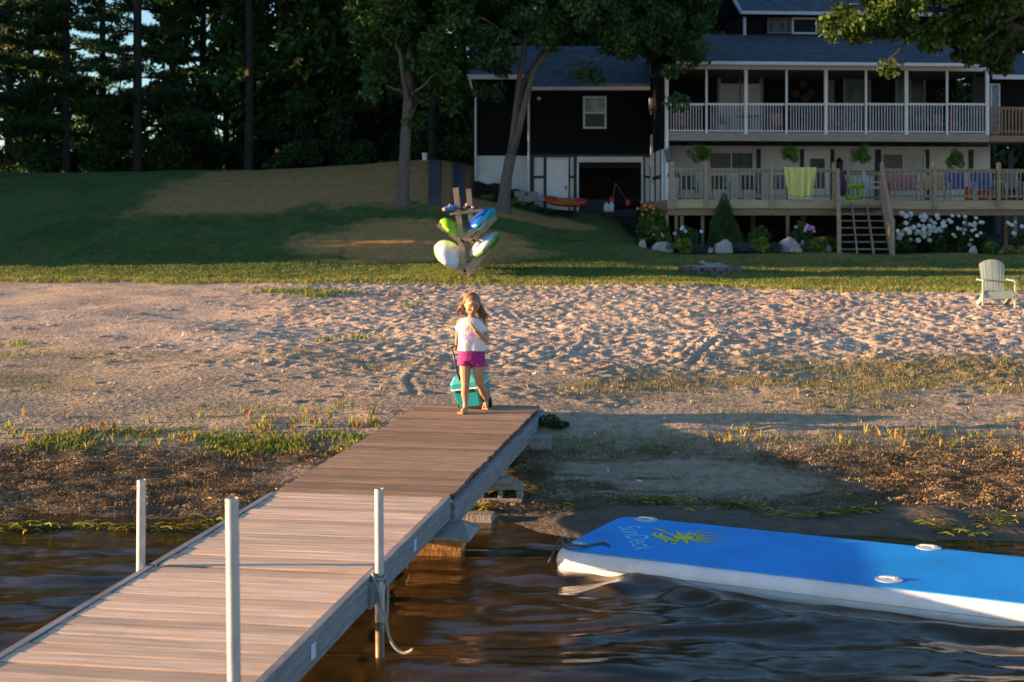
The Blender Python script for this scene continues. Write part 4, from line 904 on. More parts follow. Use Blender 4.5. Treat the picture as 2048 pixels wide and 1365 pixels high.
# hanging ferns
def fern(px, py, label):
    c = HX(Vector((hx(px, YB+.25), YB+.25, 0))); z_ = CZ-(py-HY)/F*c.y; root = empty('hanging_fern', (c.x, c.y, z_-.25), label, 'hanging plant', 'hanging fern baskets under the balcony')
    b = MB(); b.loft([[(c.x+r_*math.cos(a), c.y+r_*math.sin(a), z_+h_) for a in [2*math.pi*k/12 for k in range(12)]] for r_, h_ in ((.09,-.22),(.14,-.08),(.15,-.06))]); b.build('pot', M['black'], root)
    b = MB()
    for k in range(3): a = k*2.1; b.tube([(c.x+.14*math.cos(a), c.y+.14*math.sin(a), z_-.06), (c.x, c.y, zb0)], .006, 4)
    b.build('hanger', M['black'], root)
    V = []; rng = np.random.default_rng(px)
    cs = [((c.x+rng.normal(0,.15), c.y+rng.normal(0,.12), z_+rng.normal(-.03,.13)), (.15,.15,.16), 1) for q in range(14)]+[((c.x, c.y, z_+.04), (.24,.24,.22), 4)]
    blob_leaves('fronds', cs, 2400, (.05,.12), [(.13,.27,.035),(.09,.20,.03),(.19,.33,.05)], parent=root, rng=rng, asp=.28, droop=.8); return root
fern(1404, 306, 'hanging fern left of the window, leftmost of the four'); fern(1581, 305, 'hanging fern above the yellow towel'); fern(1722, 309, 'hanging fern above the stairs opening'); fern(1911, 319, 'hanging fern low on the right above the blue towels')
# patio seats
def seat(px, yl, w_, h_, cm, fm, label, cat='chair', name='patio_chair', face=0, z0=None, back=.5):
    c = HX(Vector((hx(px, yl), yl, 0))); z0 = z0 if z0 is not None else dz1; root = empty(name, (c.x, c.y, z0), label, cat)
    def bb(): return MB(lambda v: Vector((c.x+v.x*math.cos(face)-v.y*math.sin(face), c.y+v.x*math.sin(face)+v.y*math.cos(face), z0+v.z)))
    b = bb(); b.box(-w_/2+.04, w_/2-.04, -.25, .25, .40, .48); b.build('seat', cm, root, bevel=.02)
    b = bb(); nb = max(1, int(w_/.5))
    for q in range(nb): xa = -w_/2+.05+q*(w_-.1)/nb; b.add([(xa,.20,.48),(xa+(w_-.1)/nb-.02,.20,.48),(xa+(w_-.1)/nb-.02,.30,.48),(xa,.30,.48),(xa,.28,h_),(xa+(w_-.1)/nb-.02,.28,h_),(xa+(w_-.1)/nb-.02,.38,h_),(xa,.38,h_)], [(0,3,2,1),(4,5,6,7),(0,1,5,4),(2,3,7,6),(1,2,6,5),(3,0,4,7)])
    b.build('backrest', cm, root, bevel=.02)
    for sx_ in (-1, 1):
        b = bb(); b.tube([(sx_*w_/2, -.27, 0), (sx_*w_/2, -.26, .62), (sx_*w_/2, .28, .66)], .018, 6); b.build('armrest', fm, root)
        b = bb(); b.tube([(sx_*w_/2, .35, 0), (sx_*w_/2, .26, .40), (sx_*w_/2, .38, h_+.03)], .018, 6); b.build('leg', fm, root)
    return root
pink = mat('pink_cushion', (.42,.16,.17), .9, var=.15, vs=5); tan = mat('tan_cushion', (.50,.30,.15), .9, var=.15, vs=5); dkf = mat('dark_fabric', (.03,.04,.05), .9); blu = mat('blue_fabric', (.03,.09,.30), .9, var=.2, vs=4)
wf = mat('white_tube_frame', (.55,.58,.66), .4); red = mat('red_orange_plastic', (.55,.09,.03), .5, var=.2, vs=6); teal = mat('dark_teal_fabric', (.02,.10,.12), .9, var=.2)
seat(1806, YK+3.2, 1.15, .98, pink, M['black'], 'patio loveseat with pink cushions behind the deck railing', 'loveseat', 'patio_loveseat')
seat(1871, YK+2.6, .85, .95, tan, M['black'], 'patio chair with tan orange cushions next to the pink loveseat')
seat(1376, YK+2.2, .6, .9, dkf, M['black'], 'dark patio chair at the left end of the deck'); seat(1440, YK+2.0, .6, .88, dkf, M['black'], 'dark patio chair behind the railing under the left window')
seat(1500, YK+2.4, .6, .92, dkf, M['black'], 'dark patio chair left of the yellow towel'); seat(1560, YK+1.6, .6, .9, mat('grey_mesh', (.10,.10,.11), .8), M['black'], 'grey mesh patio chair directly behind the yellow towel')
seat(1748, YK+1.2, .55, 1.0, mat('white_strap', (.45,.48,.55), .6), wf, 'white tube framed chair beside the top of the stairs', face=1.3)
for i, (px, lb) in enumerate(((1915, 'blue sling chair behind the deck railing, left of the pair'), (1968, 'blue sling chair behind the deck railing, right of the pair'))): seat(px, YK+1.1, .75, 1.0, blu, wf, lb, name='sling_chair')
seat(2024, YK+1.2, .62, 1.0, mat('grey_sling', (.16,.17,.20), .9), wf, 'grey sling chair with white frame at the right edge', name='sling_chair')
def tub(px, yl, py0, w_, h_, m, label, cat, name, z0=None):
    c = HX(Vector((hx(px, yl), yl, 0))); z0 = z0 if z0 is not None else dz1; b = MB()
    b.loft([[(c.x+r_*math.cos(a), c.y+r_*math.sin(a), z0+q) for a in [2*math.pi*k/14 for k in range(14)]] for r_, q in ((w_*.40,0),(w_*.46,h_*.5),(w_*.5,h_*.93),(w_*.54,h_*.95),(w_*.54,h_),(w_*.45,h_),(w_*.42,h_*.8))]); return tag(b.build(name, m, smooth=False), label, cat)
tub(1938, YK+.5, 0, .36, .40, red, 'orange red bucket behind the railing, left of two', 'bucket', 'bucket'); tub(1967, YK+.5, 0, .44, .36, mat('red_plastic', (.42,.03,.03), .5), 'wide red tub behind the railing, right of two', 'tub', 'tub')
tub(1347, YK+.8, 0, .36, .75, mat('white_planter', (.55,.57,.6), .6), 'tall white planter at the left corner of the deck', 'planter', 'planter')
c = HX(Vector((hx(1347, YK+.8), YK+.8, dz1+.85)))
blob_leaves('potted_plant', [(c, (.2,.2,.17), 1)], 400, (.05,.1), [(.12,.13,.10),(.07,.09,.05)], base=c-Vector((0,0,.17)), label='grey green plant growing in the tall white planter', cat='plant')
# lime pool float and dark beach bag by the stairs
c = HX(Vector((hx(1707, YK+2.3), YK+2.3, dz1))); b = MB(); lime = mat('lime_vinyl', (.30,.50,.03), .4)
b.tube([c+Vector((.27*math.cos(a), .05*math.sin(a*2), .32+.24*math.sin(a))) for a in [2*math.pi*k/20 for k in range(21)]], .085, 10); b.tube([c+Vector((.3,0,.5)), c+Vector((.42,0,.66)), c+Vector((.5,-.03,.72))], [.08,.07,.05], 10)
tag(b.build('pool_float', lime, smooth=True), 'lime green inflatable float leaning behind the stairs', 'pool float')
c = HX(Vector((hx(1683, YK+1.0), YK+1.0, dz1))); b = MB(); b.loft([[c+Vector((r_*math.cos(a)*1, r_*.6*math.sin(a), z_)) for a in [2*math.pi*k/12 for k in range(12)]] for r_, z_ in ((.12,.15),(.20,.35),(.16,.7),(.07,.98),(.02,1.05))])
tag(b.build('hanging_towel', mat('plum_fabric', (.05,.025,.06), .95, col2=(.14,.05,.10), vs=5), smooth=True), 'dark plum towel hanging by the left newel of the stairs', 'towel')
c = HX(Vector((hx(1679, YW-.3), YW-.3, hz(332, 1679, YW-.3)))); b = MB(); b.loft([[c+Vector((r_*math.cos(a), r_*math.sin(a), z_)) for a in [math.pi/3*k for k in range(6)]] for r_, z_ in ((.05,-.28),(.13,-.2),(.13,.12),(.16,.14),(.05,.28),(.01,.34))]); tag(b.build('wall_lantern', M['black']), 'black lantern on the white wall right of the door', 'lantern')
# upstairs things
mg = mat('magenta_fabric', (.22,.02,.10), .8); rs = mat('rose_fabric', (.30,.08,.10), .8)
b = hb(); x = hx(1905, YB+1.2); b.loft([[(x+w2*s_, YB+1.2+t_*.06, zb1+h_) for (s_, t_) in ((-1,-1),(1,-1),(1,1),(-1,1))] for w2, h_ in ((.14,0),(.17,.5),(.15,1.0),(.06,1.06))]); tag(b.build('folded_umbrella', mg), 'magenta folded sun umbrella standing on the balcony', 'umbrella')
for (px, lb, m_) in ((1360, 'iron chair with rose cushion at the left end of the balcony', rs), (1555, 'rose backed chair on the balcony beside the sliding door', rs), (1663, 'rose backed chair behind the middle balcony post', rs), (1880, 'rose backed chair left of the magenta umbrella', rs)):
    seat(px, YB+1.3, .5, .85, m_, M['black'], lb, z0=zb1, name='balcony_chair')
for (px, lb) in ((1440, 'dark balcony chair in front of the left sliding door'), (1700, 'dark balcony chair in front of the middle sliding door'), (1850, 'dark teal balcony chair right of the third sliding door')):
    seat(px, YB+1.0, .6, .75, teal, M['black'], lb, z0=zb1, name='balcony_chair')
c = HX(Vector((hx(1500, YB+1.4), YB+1.4, zb1))); root = empty('balcony_table', c, 'round iron table on the balcony by the left sliding door', 'table'); b = MB(); b.tube([c+Vector((0,0,.70)), c+Vector((0,0,.73))], .5, 20); b.build('table_top', M['black'], root)
b = MB(); b.tube([c, c+Vector((0,0,.7))], .04); b.tube([c, c+Vector((0,0,.04))], .25, 14); b.build('pedestal', M['black'], root)

# ------------------------------------------------------------------ by the garage
rk = mat('red_hull', (.45,.03,.03), .4); yk = mat('yellow_stripe', (.55,.35,.05), .4)
def kayak(name, loc, L, W, H, rot, mats, label, roll=0, yaw=0, pitch=0, flip=False, group=None, well=True):
    """hull from rings along its length; +z deck side"""
    root = empty(name, loc, label, 'kayak', group); root.rotation_mode = 'XYZ'; MT = Matrix.Rotation(yaw, 4, 'Z') @ Matrix.Rotation(pitch, 4, 'X') @ Matrix.Rotation(roll, 4, 'Y')
    root.rotation_euler = MT.to_euler()
    N, K = 26, 24; hull = MB(); deckm = MB(); stripe = MB(); RH = []; RD = []; RS = []
    for i in range(N+1):
        t = -1+2*i/N; e = max(0, 1-abs(t)**2.6); wd_ = W/2*(e**.38)+.012; keel = -H*.55*(e**.5)+H*.30*abs(t)**4; rimz = H*.10+H*.34*abs(t)**2.5; dk_ = rimz+H*.30*e**.8
        if abs(t) < .45 and well: dk_ = rimz-H*.10
        y = t*L/2
        RH.append([Vector((wd_*math.sin(a), y, rimz+(keel-rimz)*abs(math.cos(a))**.75)) for a in [math.pi*(k/K-.5) for k in range(K+1)]])
        RD.append([Vector((wd_*.97*math.sin(a), y, rimz+.012+(dk_-rimz)*abs(math.cos(a))**.6)) for a in [math.pi*(k/K-.5) for k in range(K+1)]])
        RS.append([Vector((wd_*1.015*s_, y, rimz+z_)) for s_, z_ in ((-1,-.045),(-1,.02),(1,.02),(1,-.045))])
    for mb_, RR in ((hull, RH), (deckm, RD)):
        n = K+1; vs = [v for r_ in RR for v in r_]; mb_.add(vs, [(i*n+k, i*n+k+1, (i+1)*n+k+1, (i+1)*n+k) for i in range(N) for k in range(K)])
    stripe.loft(RS)
    for mb_, nm, m_ in ((hull, 'hull', mats[0]), (deckm, 'top_deck', mats[1]), (stripe, 'rim', mats[2])):
        me = bpy.data.meshes.new(nm); me.from_pydata(mb_.v, [], mb_.f); me.materials.append(m_); me.polygons.foreach_set('use_smooth', [nm != 'rim']*len(me.polygons)); o = bpy.data.objects.new(nm, me); COL.objects.link(o); o.parent = root
    b = MB(); b.tube([(-.06, -L/2*.93, H*.52), (-.05, -L/2*.93, H*.62), (.05, -L/2*.93, H*.62), (.06, -L/2*.93, H*.52)], .012, 6)
    me = bpy.data.meshes.new('carry_handle'); me.from_pydata(b.v, [], b.f); me.materials.append(M['black']); o = bpy.data.objects.new('carry_handle', me); COL.objects.link(o); o.parent = root
    return root
p = P(1130, 404, 51.2); gk = ht(p.x, p.y)
kayak('kayak', (p.x, p.y, max(p.z, gk+.12)), 1.7, .46, .30, 0, [mat('red_yellow_hull', (.42,.02,.04), .4, col2=(.50,.06,.05), vs=3.5), rk, mat('orange_rim', (.5,.14,.03), .4)], 'small red and yellow kayak lying on the ground in front of the garage', yaw=R(82), roll=R(-25), pitch=R(4))
def jug(px, py, Y, w_, h_, m, label, cat, name):
    p = P(px, py, Y); z_ = max(p.z, ht(p.x, p.y)); b = MB(); b.loft([[(p.x+r_*math.cos(a), p.y+r_*math.sin(a), z_+q) for a in [2*math.pi*k/12 for k in range(12)]] for r_, q in ((w_*.45,0),(w_*.5,h_*.2),(w_*.5,h_*.7),(w_*.25,h_*.85),(w_*.2,h_))]); return tag(b.build(name, m, smooth=True), label, cat)
jug(1213, 424, 52.4, .22, .36, M['white'], 'white jug at the garage opening, left of the pair', 'jug', 'jug'); jug(1223, 424, 52.3, .22, .38, M['white'], 'white jug at the garage opening, right of the pair', 'jug', 'jug'); jug(1224, 405, 53.0, .20, .22, red, 'orange container standing behind the white jugs', 'container', 'container')
jug(1256, 412, 53.2, .22, .25, mat('bright_red', (.6,.06,.04), .5), 'small red container in the garage opening', 'container', 'container')
b = MB(); c = P(1236, 415, 53.6); 
for q in range(3): a = q*2.1; b.tube([c+Vector((.5*math.cos(a), .3*math.sin(a), 0)), c+Vector((-.1, 0, .95))], .018, 6)
tag(b.build('folding_tripod', mat('dull_metal', (.12,.11,.12), .5)), 'thin three legged stand in the garage opening', 'tripod')
b = MB(); b.ball(c+Vector((.05,.2,.12)), (.42,.3,.24)); b.ball(c+Vector((.6,.1,.1)), (.3,.2,.18)); tag(b.build('tarp_pile', M['darkint'], smooth=True), 'dark bundled tarp on the garage floor', 'tarp')
b = MB(); b.box(P(1160,0,56).x, P(1275,0,56).x, 56, 56.05, 2.62, 3.35); tag(b.build('sheet_board', mat('dim_grey_board', (.16,.17,.19), .9)), 'grey board standing at the back of the garage', 'board')
# stone edging steps at the side door, bushes
stone = mat('grey_stone', (.22,.21,.21), .9, var=.3, vs=5, bump=.02, bs=12)
for i, (px, py, w_) in enumerate(((1042, 383, .5), (1062, 384, .5), (1050, 392, .55), (1075, 391, .5))):
    p = P(px, py, 51.3+.2*(i < 2)); z_ = p.z; b = MB(); b.box(p.x-w_/2, p.x+w_/2, p.y-.2, p.y+.25, z_-.25, z_); tag(b.build('wall_stone', stone, bevel=.03), ['upper left', 'upper right', 'lower left', 'lower right'][i]+' grey block of the low stone wall beside the garage', 'stone', 'low stone wall blocks')
def bush(px, py, Y, rx, rz, n, ls, cols, label, cat='bush', name='bush', grp=None, ry=None, comps=4, seed=1, flowers=None, z0=None):
    p = P(px, py, Y); z_ = ht(p.x, p.y)-.03 if z0 is None else z0; rng = random.Random(seed+px*7); cs = []
    for q in range(comps*3): a = rng.uniform(0, 6.28); rr = rng.uniform(0, .62); cs.append(((p.x+rx*rr*math.cos(a), p.y+(ry or rx)*rr*math.sin(a), z_+rz*rng.uniform(.35, 1.15)), (rx*.5, (ry or rx)*.5, rz*.5), 1))
    root = empty(name, (p.x, p.y, z_), label, cat, grp); blob_leaves('foliage', cs, n, ls, cols, parent=root, rng=np.random.default_rng(px+seed))
    b = MB(); 
    for q in range(6): a = q*1.05; b.tube([(p.x, p.y, z_), (p.x+rx*.5*math.cos(a), p.y+rx*.5*math.sin(a), z_+rz*.9)], [.015, .006], 5)
    b.build('stems', M['bark'], root); return root
DK = [(.05,.10,.03),(.07,.13,.035),(.035,.075,.022)]; LM = [(.20,.30,.04),(.15,.25,.04),(.24,.31,.06)]; MD = [(.09,.18,.035),(.12,.21,.045),(.07,.14,.03)]
bush(992, 372, 52.6, .38, .25, 900, (.05,.1), DK, 'round dark bush left of the forked tree by the white wall'); bush(1038, 372, 52.4, .5, .28, 1200, (.05,.1), DK, 'wide dark bush right of the forked tree by the white wall')
for i, (px, py, c_, lb) in enumerate(((978, 378, LM, 'pale lime plant at the left corner of the wall bed'), (1028, 397, LM, 'lime hosta right of the forked tree foot'), (1046, 401, MD, 'green low plant in the bed between hosta and kayak'), (1068, 404, MD, 'grey green low plant in the bed just left of the red kayak'), (1095, 410, DK, 'dark low plant in the bed by the tip of the red kayak'))):
    bush(px, py, 50.6, .28, .16, 500, (.05,.10), c_, lb, 'plant', 'bed_plant', 'low plants in the bed by the garage', seed=i)
# ground mats laid up the slope as two strips
gmat = mat('dark_ground_mat', (.05,.058,.08), .8, var=.2, vs=8, bump=.01, bs=20)
for (pa, pb, w_, lb) in ((869, 868, .42, 'long dark plastic walkway strip on the brown slope nearer the forked-free tree'), (917, 921, .42, 'long dark plastic walkway strip on the brown slope next to the house corner')):
    b = MB(); n = 34; vs = []
    Ya, Yb_ = 47.9, 56.0
    if pa == 917: Ya = 47.2
    for i in range(n+1):
        t = i/n; Y = Ya+(Yb_-Ya)*t; px = pa+(pb+(4 if pa == 869 else -4)-pa)*t; x = (px-CX)/F*Y; wd2 = w_/2*(1 if True else 1)
        for s_ in (-1, 1): vs.append((x+s_*wd2, Y, ht(x+s_*wd2, Y)+.05))
        for s_ in (-1, 1): vs.append((x+s_*wd2, Y, ht(x, Y)-.02))
    fs = []
    for i in range(n): a = i*4; fs += [(a, a+1, a+5, a+4), (a, a+4, a+6, a+2), (a+1, a+3, a+7, a+5)]
    fs += [(0,2,3,1)]
    b.add(vs, fs)
    for i in range(0, n*3):
        t = i/(n*3); Y = Ya+(Yb_-Ya)*t; px = pa+(pb-pa)*t; x = (px-CX)/F*Y; z_ = ht(x, Y)+.055; b.box(x-w_/2, x+w_/2, Y-.02, Y+.02, z_-.01, z_+.01)
    tag(b.build('walkway_strip', gmat), lb.replace('nearer the forked-free tree', 'nearer the tall single tree'), 'walkway strip', 'walkway strips on the slope')
p = P(850, 321, 57); z_ = ht(p.x, p.y); b = MB(); b.tube([(p.x, p.y, z_-.1), (p.x, p.y, z_+.26)], .11, 14); b.tube([(p.x, p.y, z_+.24), (p.x, p.y, z_+.30)], .13, 14); tag(b.build('well_pipe', M['white'], smooth=False), 'short white capped pipe at the top of the brown slope', 'pipe')
p = P(447, 372, 52.5); b = MB(); b.ball((p.x, p.y, ht(p.x, p.y)), (.22,.15,.06)); tag(b.build('flat_stone', stone), 'small dark flat stone on the brown slope', 'stone')

# ------------------------------------------------------------------ flower bed in front of the deck
ROCK = mat('boulder_stone', (.30,.27,.27), .9, col2=(.50,.45,.44), vs=3, bump=.04, bs=6)
def boulder(px, py, w_, h_, label, Y=45.3, m=None, seed=1):
    p = P(px, py, Y); z_ = ht(p.x, p.y); rng = random.Random(seed); b = MB(); b.ball((0,0,0), (w_/2, w_/2*.8, h_), 16, 10)
    vs = [Vector((p.x, p.y, z_+h_*.15))+v*(1+.28*mnoise.noise(v*3/w_+Vector((seed, 0, 0)))) for v in b.v]; b.v = vs
    tag(b.build('boulder', m or ROCK, smooth=True), label, 'boulder', 'boulders edging the flower bed')
boulder(1447, 500, .68, .36, 'largest rounded boulder below the cone shaped conifer', seed=3); boulder(1325, 498, .75, .26, 'long low boulder at the left end of the bed', seed=4); boulder(1285, 497, .26, .2, 'small pale boulder at the far left corner of the bed', seed=5)
boulder(1421, 500, .2, .14, 'small boulder touching the largest boulder on its left', seed=6); boulder(1577, 496, .65, .40, 'angular boulder right of the deck support post', 45.5, seed=7); boulder(1590, 503, .4, .3, 'second angular boulder leaning on the angular one', 45.2, seed=17)
boulder(1522, 502, .28, .18, 'small pale boulder among the catmint mounds', seed=8); boulder(1597, 504, .26, .14, 'yellowish stone at the front of the angular boulders', 45.0, mat('tan_stone', (.45,.34,.22), .9, var=.2), seed=9); boulder(1655, 500, .26, .2, 'small white boulder left of the stairs', seed=10)
boulder(1946, 493, .28, .2, 'small pinkish boulder right of the white hydrangeas', 44.9, seed=11); boulder(1605, 490, .25, .28, 'grey boulder between hosta and flowering bush', 45.6, seed=12)
# conifer cone
p = P(1448, 500, 46.0); z_ = ht(p.x, p.y); root = empty('cone_conifer', (p.x, p.y, z_), 'dense cone shaped dwarf conifer in front of the deck', 'conifer')
rng = np.random.default_rng(5); N = 9000; t = 1-np.sqrt(rng.random(N)); th = rng.uniform(0, 2*np.pi, N); Hc = 1.92
lump = 1+.12*np.sin(th*3+t*9)+.09*np.sin(th*7-t*17); r_ = .64*(1-t)**.8*(1-.18*np.exp(-(t/.08)**2))*lump*rng.uniform(.86, 1.04, N); cpt = np.stack([p.x+r_*np.cos(th), p.y+r_*np.sin(th), z_+.02+t*Hc], -1)
u = np.stack([np.cos(th), np.sin(th), .5+0*th], -1)*.035+rng.normal(0, .012, (N, 3)); v = np.cross(u, rng.normal(0, 1, (N, 3))); v = v/np.linalg.norm(v, axis=1)[:, None]*.010; k_ = np.arange(N)*4
np_mesh('foliage', np.stack([cpt-u, cpt+v, cpt+u, cpt-v], 1).reshape(-1, 3), np.stack([k_, k_+1, k_+2, k_+3], -1), LEAF, parent=root, cols=np.repeat(np.array(DK+MD)[rng.integers(0, 6, N)]*1.3, 4, 0))
b = MB(); b.loft([[(p.x+r2*math.cos(a), p.y+r2*math.sin(a), z_+h_) for a in [2*math.pi*k/12 for k in range(12)]] for r2, h_ in ((.46,.05),(.38,.6),(.22,1.2),(.03,1.7))]); b.build('inner_branches', mat('deep_needles', (.015,.03,.012), .9), root)
CT = [(.10,.17,.16),(.08,.14,.13),(.13,.20,.18)]
for i, (px, w_, lb) in enumerate(((1340, .42, 'blue green mound plant left of the first hosta'), (1395, .62, 'wide blue green mound plant left of the largest boulder'), (1478, .38, 'blue green mound plant right of the largest boulder'), (1500, .34, 'blue green mound plant between the largest boulder and the small pale one'), (1548, .58, 'wide blue green mound plant left of the angular boulders'), (1625, .45, 'blue green mound plant right of the angular boulders'))):
    bush(px, 500, 45.4, w_, .22, 1300, (.03,.07), CT, lb, 'plant', 'mound_plant', 'blue green mound plants along the bed edge', seed=i)
bush(1305, 470, 46.4, .62, .95, 5200, (.08,.22), [(.10,.19,.035),(.07,.14,.03),(.15,.22,.05)], 'tall clump of daylily leaves with orange flowers at the corner of the deck', 'plant', 'daylily', seed=3)
orf = mat('orange_petal', (.75,.25,.02), .6); root_d = [o for o in bpy.data.objects if o.name.startswith('daylily')][0]
rnd = random.Random(5)
def flowerset(root, pts, r_, m, name, spr=1.):
    first = None
    for p_ in pts:
        if first is None:
            b = MB(); b.ball((0,0,0), r_, 14, 10); b.v = [v*(.92+.5*mnoise.noise(v*2.6/r_)) for v in b.v]
            me = bpy.data.meshes.new(name); me.from_pydata(b.v, [], b.f); me.materials.append(m); first = me
        o = bpy.data.objects.new(name, first); COL.objects.link(o); o.parent = root; o.location = Vector(p_)-BASE[root.name]; s = rnd.uniform(.75, 1.2); o.scale = (s, s, s*.85)
flowerset(root_d, [P(px, py, 46.2) for px, py in ((1283,405),(1293,420),(1300,415),(1307,418),(1286,430),(1323,430),(1296,446),(1303,412),(1276,418),(1312,436),(1290,412))], .05, orf, 'flower')
bush(1375, 485, 45.9, .55, .55, 2600, (.06,.12), MD, 'green bush with pale blue flowers left of the conifer', 'plant', 'flowering_bush', seed=5)
flowerset([o for o in bpy.data.objects if o.name.startswith('flowering_bush')][-1], [P(px, py, 45.4) for px, py in ((1363,459),(1371,463),(1366,456),(1403,464),(1350,468))], .07, mat('pale_blue_petal', (.38,.42,.75), .7), 'flower')
bush(1334, 478, 45.6, .3, .35, 900, (.05,.10), MD, 'small green bush with pink flowers beside the daylilies', 'plant', 'flowering_bush', seed=6)
flowerset([o for o in bpy.data.objects if o.name == 'flowering_bush.001'][0], [P(px, py, 45.2) for px, py in ((1323,468),(1307,470),(1348,468),(1326,472))], .05, mat('pink_petal', (.60,.22,.30), .7), 'flower')
bush(1517, 470, 46.0, .5, .55, 2600, (.06,.13), MD, 'leafy green bush right of the conifer', 'plant', 'leafy_bush', seed=7)
bush(1600, 475, 46.0, .45, .62, 2600, (.06,.13), MD, 'green bush with lilac flowers left of the stairs', 'plant', 'flowering_bush', seed=8)
flowerset([o for o in bpy.data.objects if o.name == 'flowering_bush.002'][0], [P(px, py, 45.5) for px, py in ((1613,457),(1619,459),(1625,456),(1628,463),(1616,453),(1592,455),(1610,462))], .075, mat('lilac_petal', (.55,.30,.60), .7), 'flower')
for i, (px, Y, w_, lb) in enumerate(((1365, 45.1, .32, 'lime hosta left of the conifer'), (1523, 45.2, .36, 'lime hosta below the leafy bush'), (1634, 45.3, .45, 'lime hosta left of the stairs'), (1658, 46.2, .3, 'lime plant under the left side of the stairs'), (1975, 45.2, .45, 'bright green low plant right of the hydrangeas'))):
    bush(px, 490, Y, w_, .32, 1200, (.08,.15), LM if i != 4 else MD, lb, 'plant', 'hosta', 'hostas in the flower bed', seed=20+i)
for i, (px, lb) in enumerate(((2012, 'yellow cream plant near the right edge of the bed'), (2044, 'yellow cream plant cut by the right edge of the photo'))):
    bush(px, 490, 44.9, .3, .2, 600, (.05,.12), [(.35,.30,.10),(.20,.22,.05),(.40,.34,.16)], lb, 'plant', 'variegated_plant', 'yellow cream plants in the bed', seed=30+i)
wfm = mat('white_petal', (.58,.60,.62), .8, var=.08, vs=12)
hyd = [(1812, .55, 1.15, 'left', 26, (1795,1850,425,470)), (1868, .55, 1.05, 'second', 26, (1840,1890,430,470)), (1925, .5, .9, 'third', 20, (1895,1955,430,478)), (1965, .35, .7, 'right', 10, (1935,1975,440,480)), (2036, .3, .6, 'rightmost', 6, (2015,2048,445,465))]
lbs = ['tallest white hydrangea right beside the stairs', 'dense white hydrangea, second from the stairs', 'loose white hydrangea, third from the stairs', 'small sparse white hydrangea at the right end of the row', 'white flowered bush apart from the row near the right edge']
for i, (px, w_, h_, nm, nf, (xa, xb, ya, yb_)) in enumerate(hyd):
    rt = bush(px, 480, 45.6, w_, h_*.62, 3600, (.07,.14), DK, lbs[i], 'hydrangea', 'hydrangea', 'white hydrangeas under the deck', seed=40+i)
    flowerset(rt, [P(rnd.uniform(xa, xb), rnd.uniform(ya, yb_) if rnd.random() < .88 else rnd.uniform(yb_, yb_+12), 45.15+rnd.uniform(-.1, .25)) for q in range(nf)], .085 if i < 2 else .065, wfm, 'flower_head')

# ------------------------------------------------------------------ fire ring
fc = Vector((1424-CX, 0, 0)).x/F*38.2; fy = 38.2+.4; gz_ = ht(fc, fy-.7); root = empty('fire_ring', (fc, fy, gz_), 'round stone fire ring on the lawn with ashes and wood in it', 'fire ring')
b = MB(); n = 16; rs_ = .78; rnd2 = random.Random(4)
for q in range(n):
    for lay in range(2):
        a = 2*math.pi*(q+.5*lay)/n; cx_, cy_ = fc+rs_*math.cos(a), fy+rs_*math.sin(a); wd_ = 2*math.pi*rs_/n*.47; tt = rnd2.uniform(-.01, .01)
        b.xf = lambda v, a=a, cx_=cx_, cy_=cy_: Vector((cx_+v.x*math.cos(a)-v.y*math.sin(a), cy_+v.x*math.sin(a)+v.y*math.cos(a), gz_+v.z)); b.box(-.10+tt, .10+tt, -wd_, wd_, -.05+lay*.125, .068+lay*.12)
b.build('stone_ring', mat('ring_stone', (.13,.105,.105), .9, var=.3, vs=3, bump=.02, bs=14), root, bevel=.015)
b = MB(); b.ball((fc, fy, gz_+.08), (.62,.62,.22)); b.v = [v+Vector((0,0,.10*mnoise.noise(v*4))) for v in b.v]; b.build('ash_pile', mat('ash_grey', (.26,.23,.23), .95, var=.3, vs=8), root)
b = MB()
for q in range(9): a = rnd2.uniform(0, 3.14); x = fc+rnd2.uniform(-.4, .3); y = fy+rnd2.uniform(-.3, .3); b.tube([(x-.2*math.cos(a), y-.2*math.sin(a), gz_+.22), (x+.2*math.cos(a), y+.2*math.sin(a), gz_+.27+rnd2.uniform(0, .08))], .025, 6)
b.build('sticks', mat('burnt_wood', (.08,.06,.055), .9), root)

# ------------------------------------------------------------------ garden chair on the sand
cp = P(1992, 608, 27.8); cz = ht(cp.x, cp.y)-.01; fa = R(-8)
def cb(): return MB(lambda v: Vector((cp.x+v.x*math.cos(fa)-v.y*math.sin(fa), cp.y+v.x*math.sin(fa)+v.y*math.cos(fa), cz+v.z)))
root = empty('slatted_garden_chair', (cp.x, cp.y, cz), 'pale grey green slatted garden chair standing alone on the sand', 'chair'); gc = mat('sage_paint', (.27,.33,.30), .55, var=.05)
b = cb(); nS = 4
for q in range(nS):
    x0 = -.235+q*.1185; x1 = x0+.112; a0 = 0; tops = [.97-.10*((x+0)/.24)**2 for x in (x0, (x0+x1)/2, x1)]
    for (i0_, xa, xb_) in ((0, x0, (x0+x1)/2), (1, (x0+x1)/2, x1)):
        za, zb_ = tops[i0_], tops[i0_+1]; yb0, ybt = .20, .42
        b.add([(xa*.82,yb0,.27),(xb_*.82,yb0,.27),(xb_*.82,yb0+.02,.27),(xa*.82,yb0+.02,.27),(xa*1.06,ybt,za),(xb_*1.06,ybt,zb_),(xb_*1.06,ybt+.02,zb_),(xa*1.06,ybt+.02,za)], [(0,3,2,1),(4,5,6,7),(0,1,5,4),(2,3,7,6),(1,2,6,5),(3,0,4,7)])
b.build('backrest', gc, root)
b = cb()
for q in range(5): y = -.30+q*.105; b.box(-.26, .26, y, y+.095, .34-q*.022, .36-q*.022)
b.build('seat', gc, root); b = cb(); b.box(-.26, .26, -.325, -.302, .20, .345); b.build('apron', gc, root)
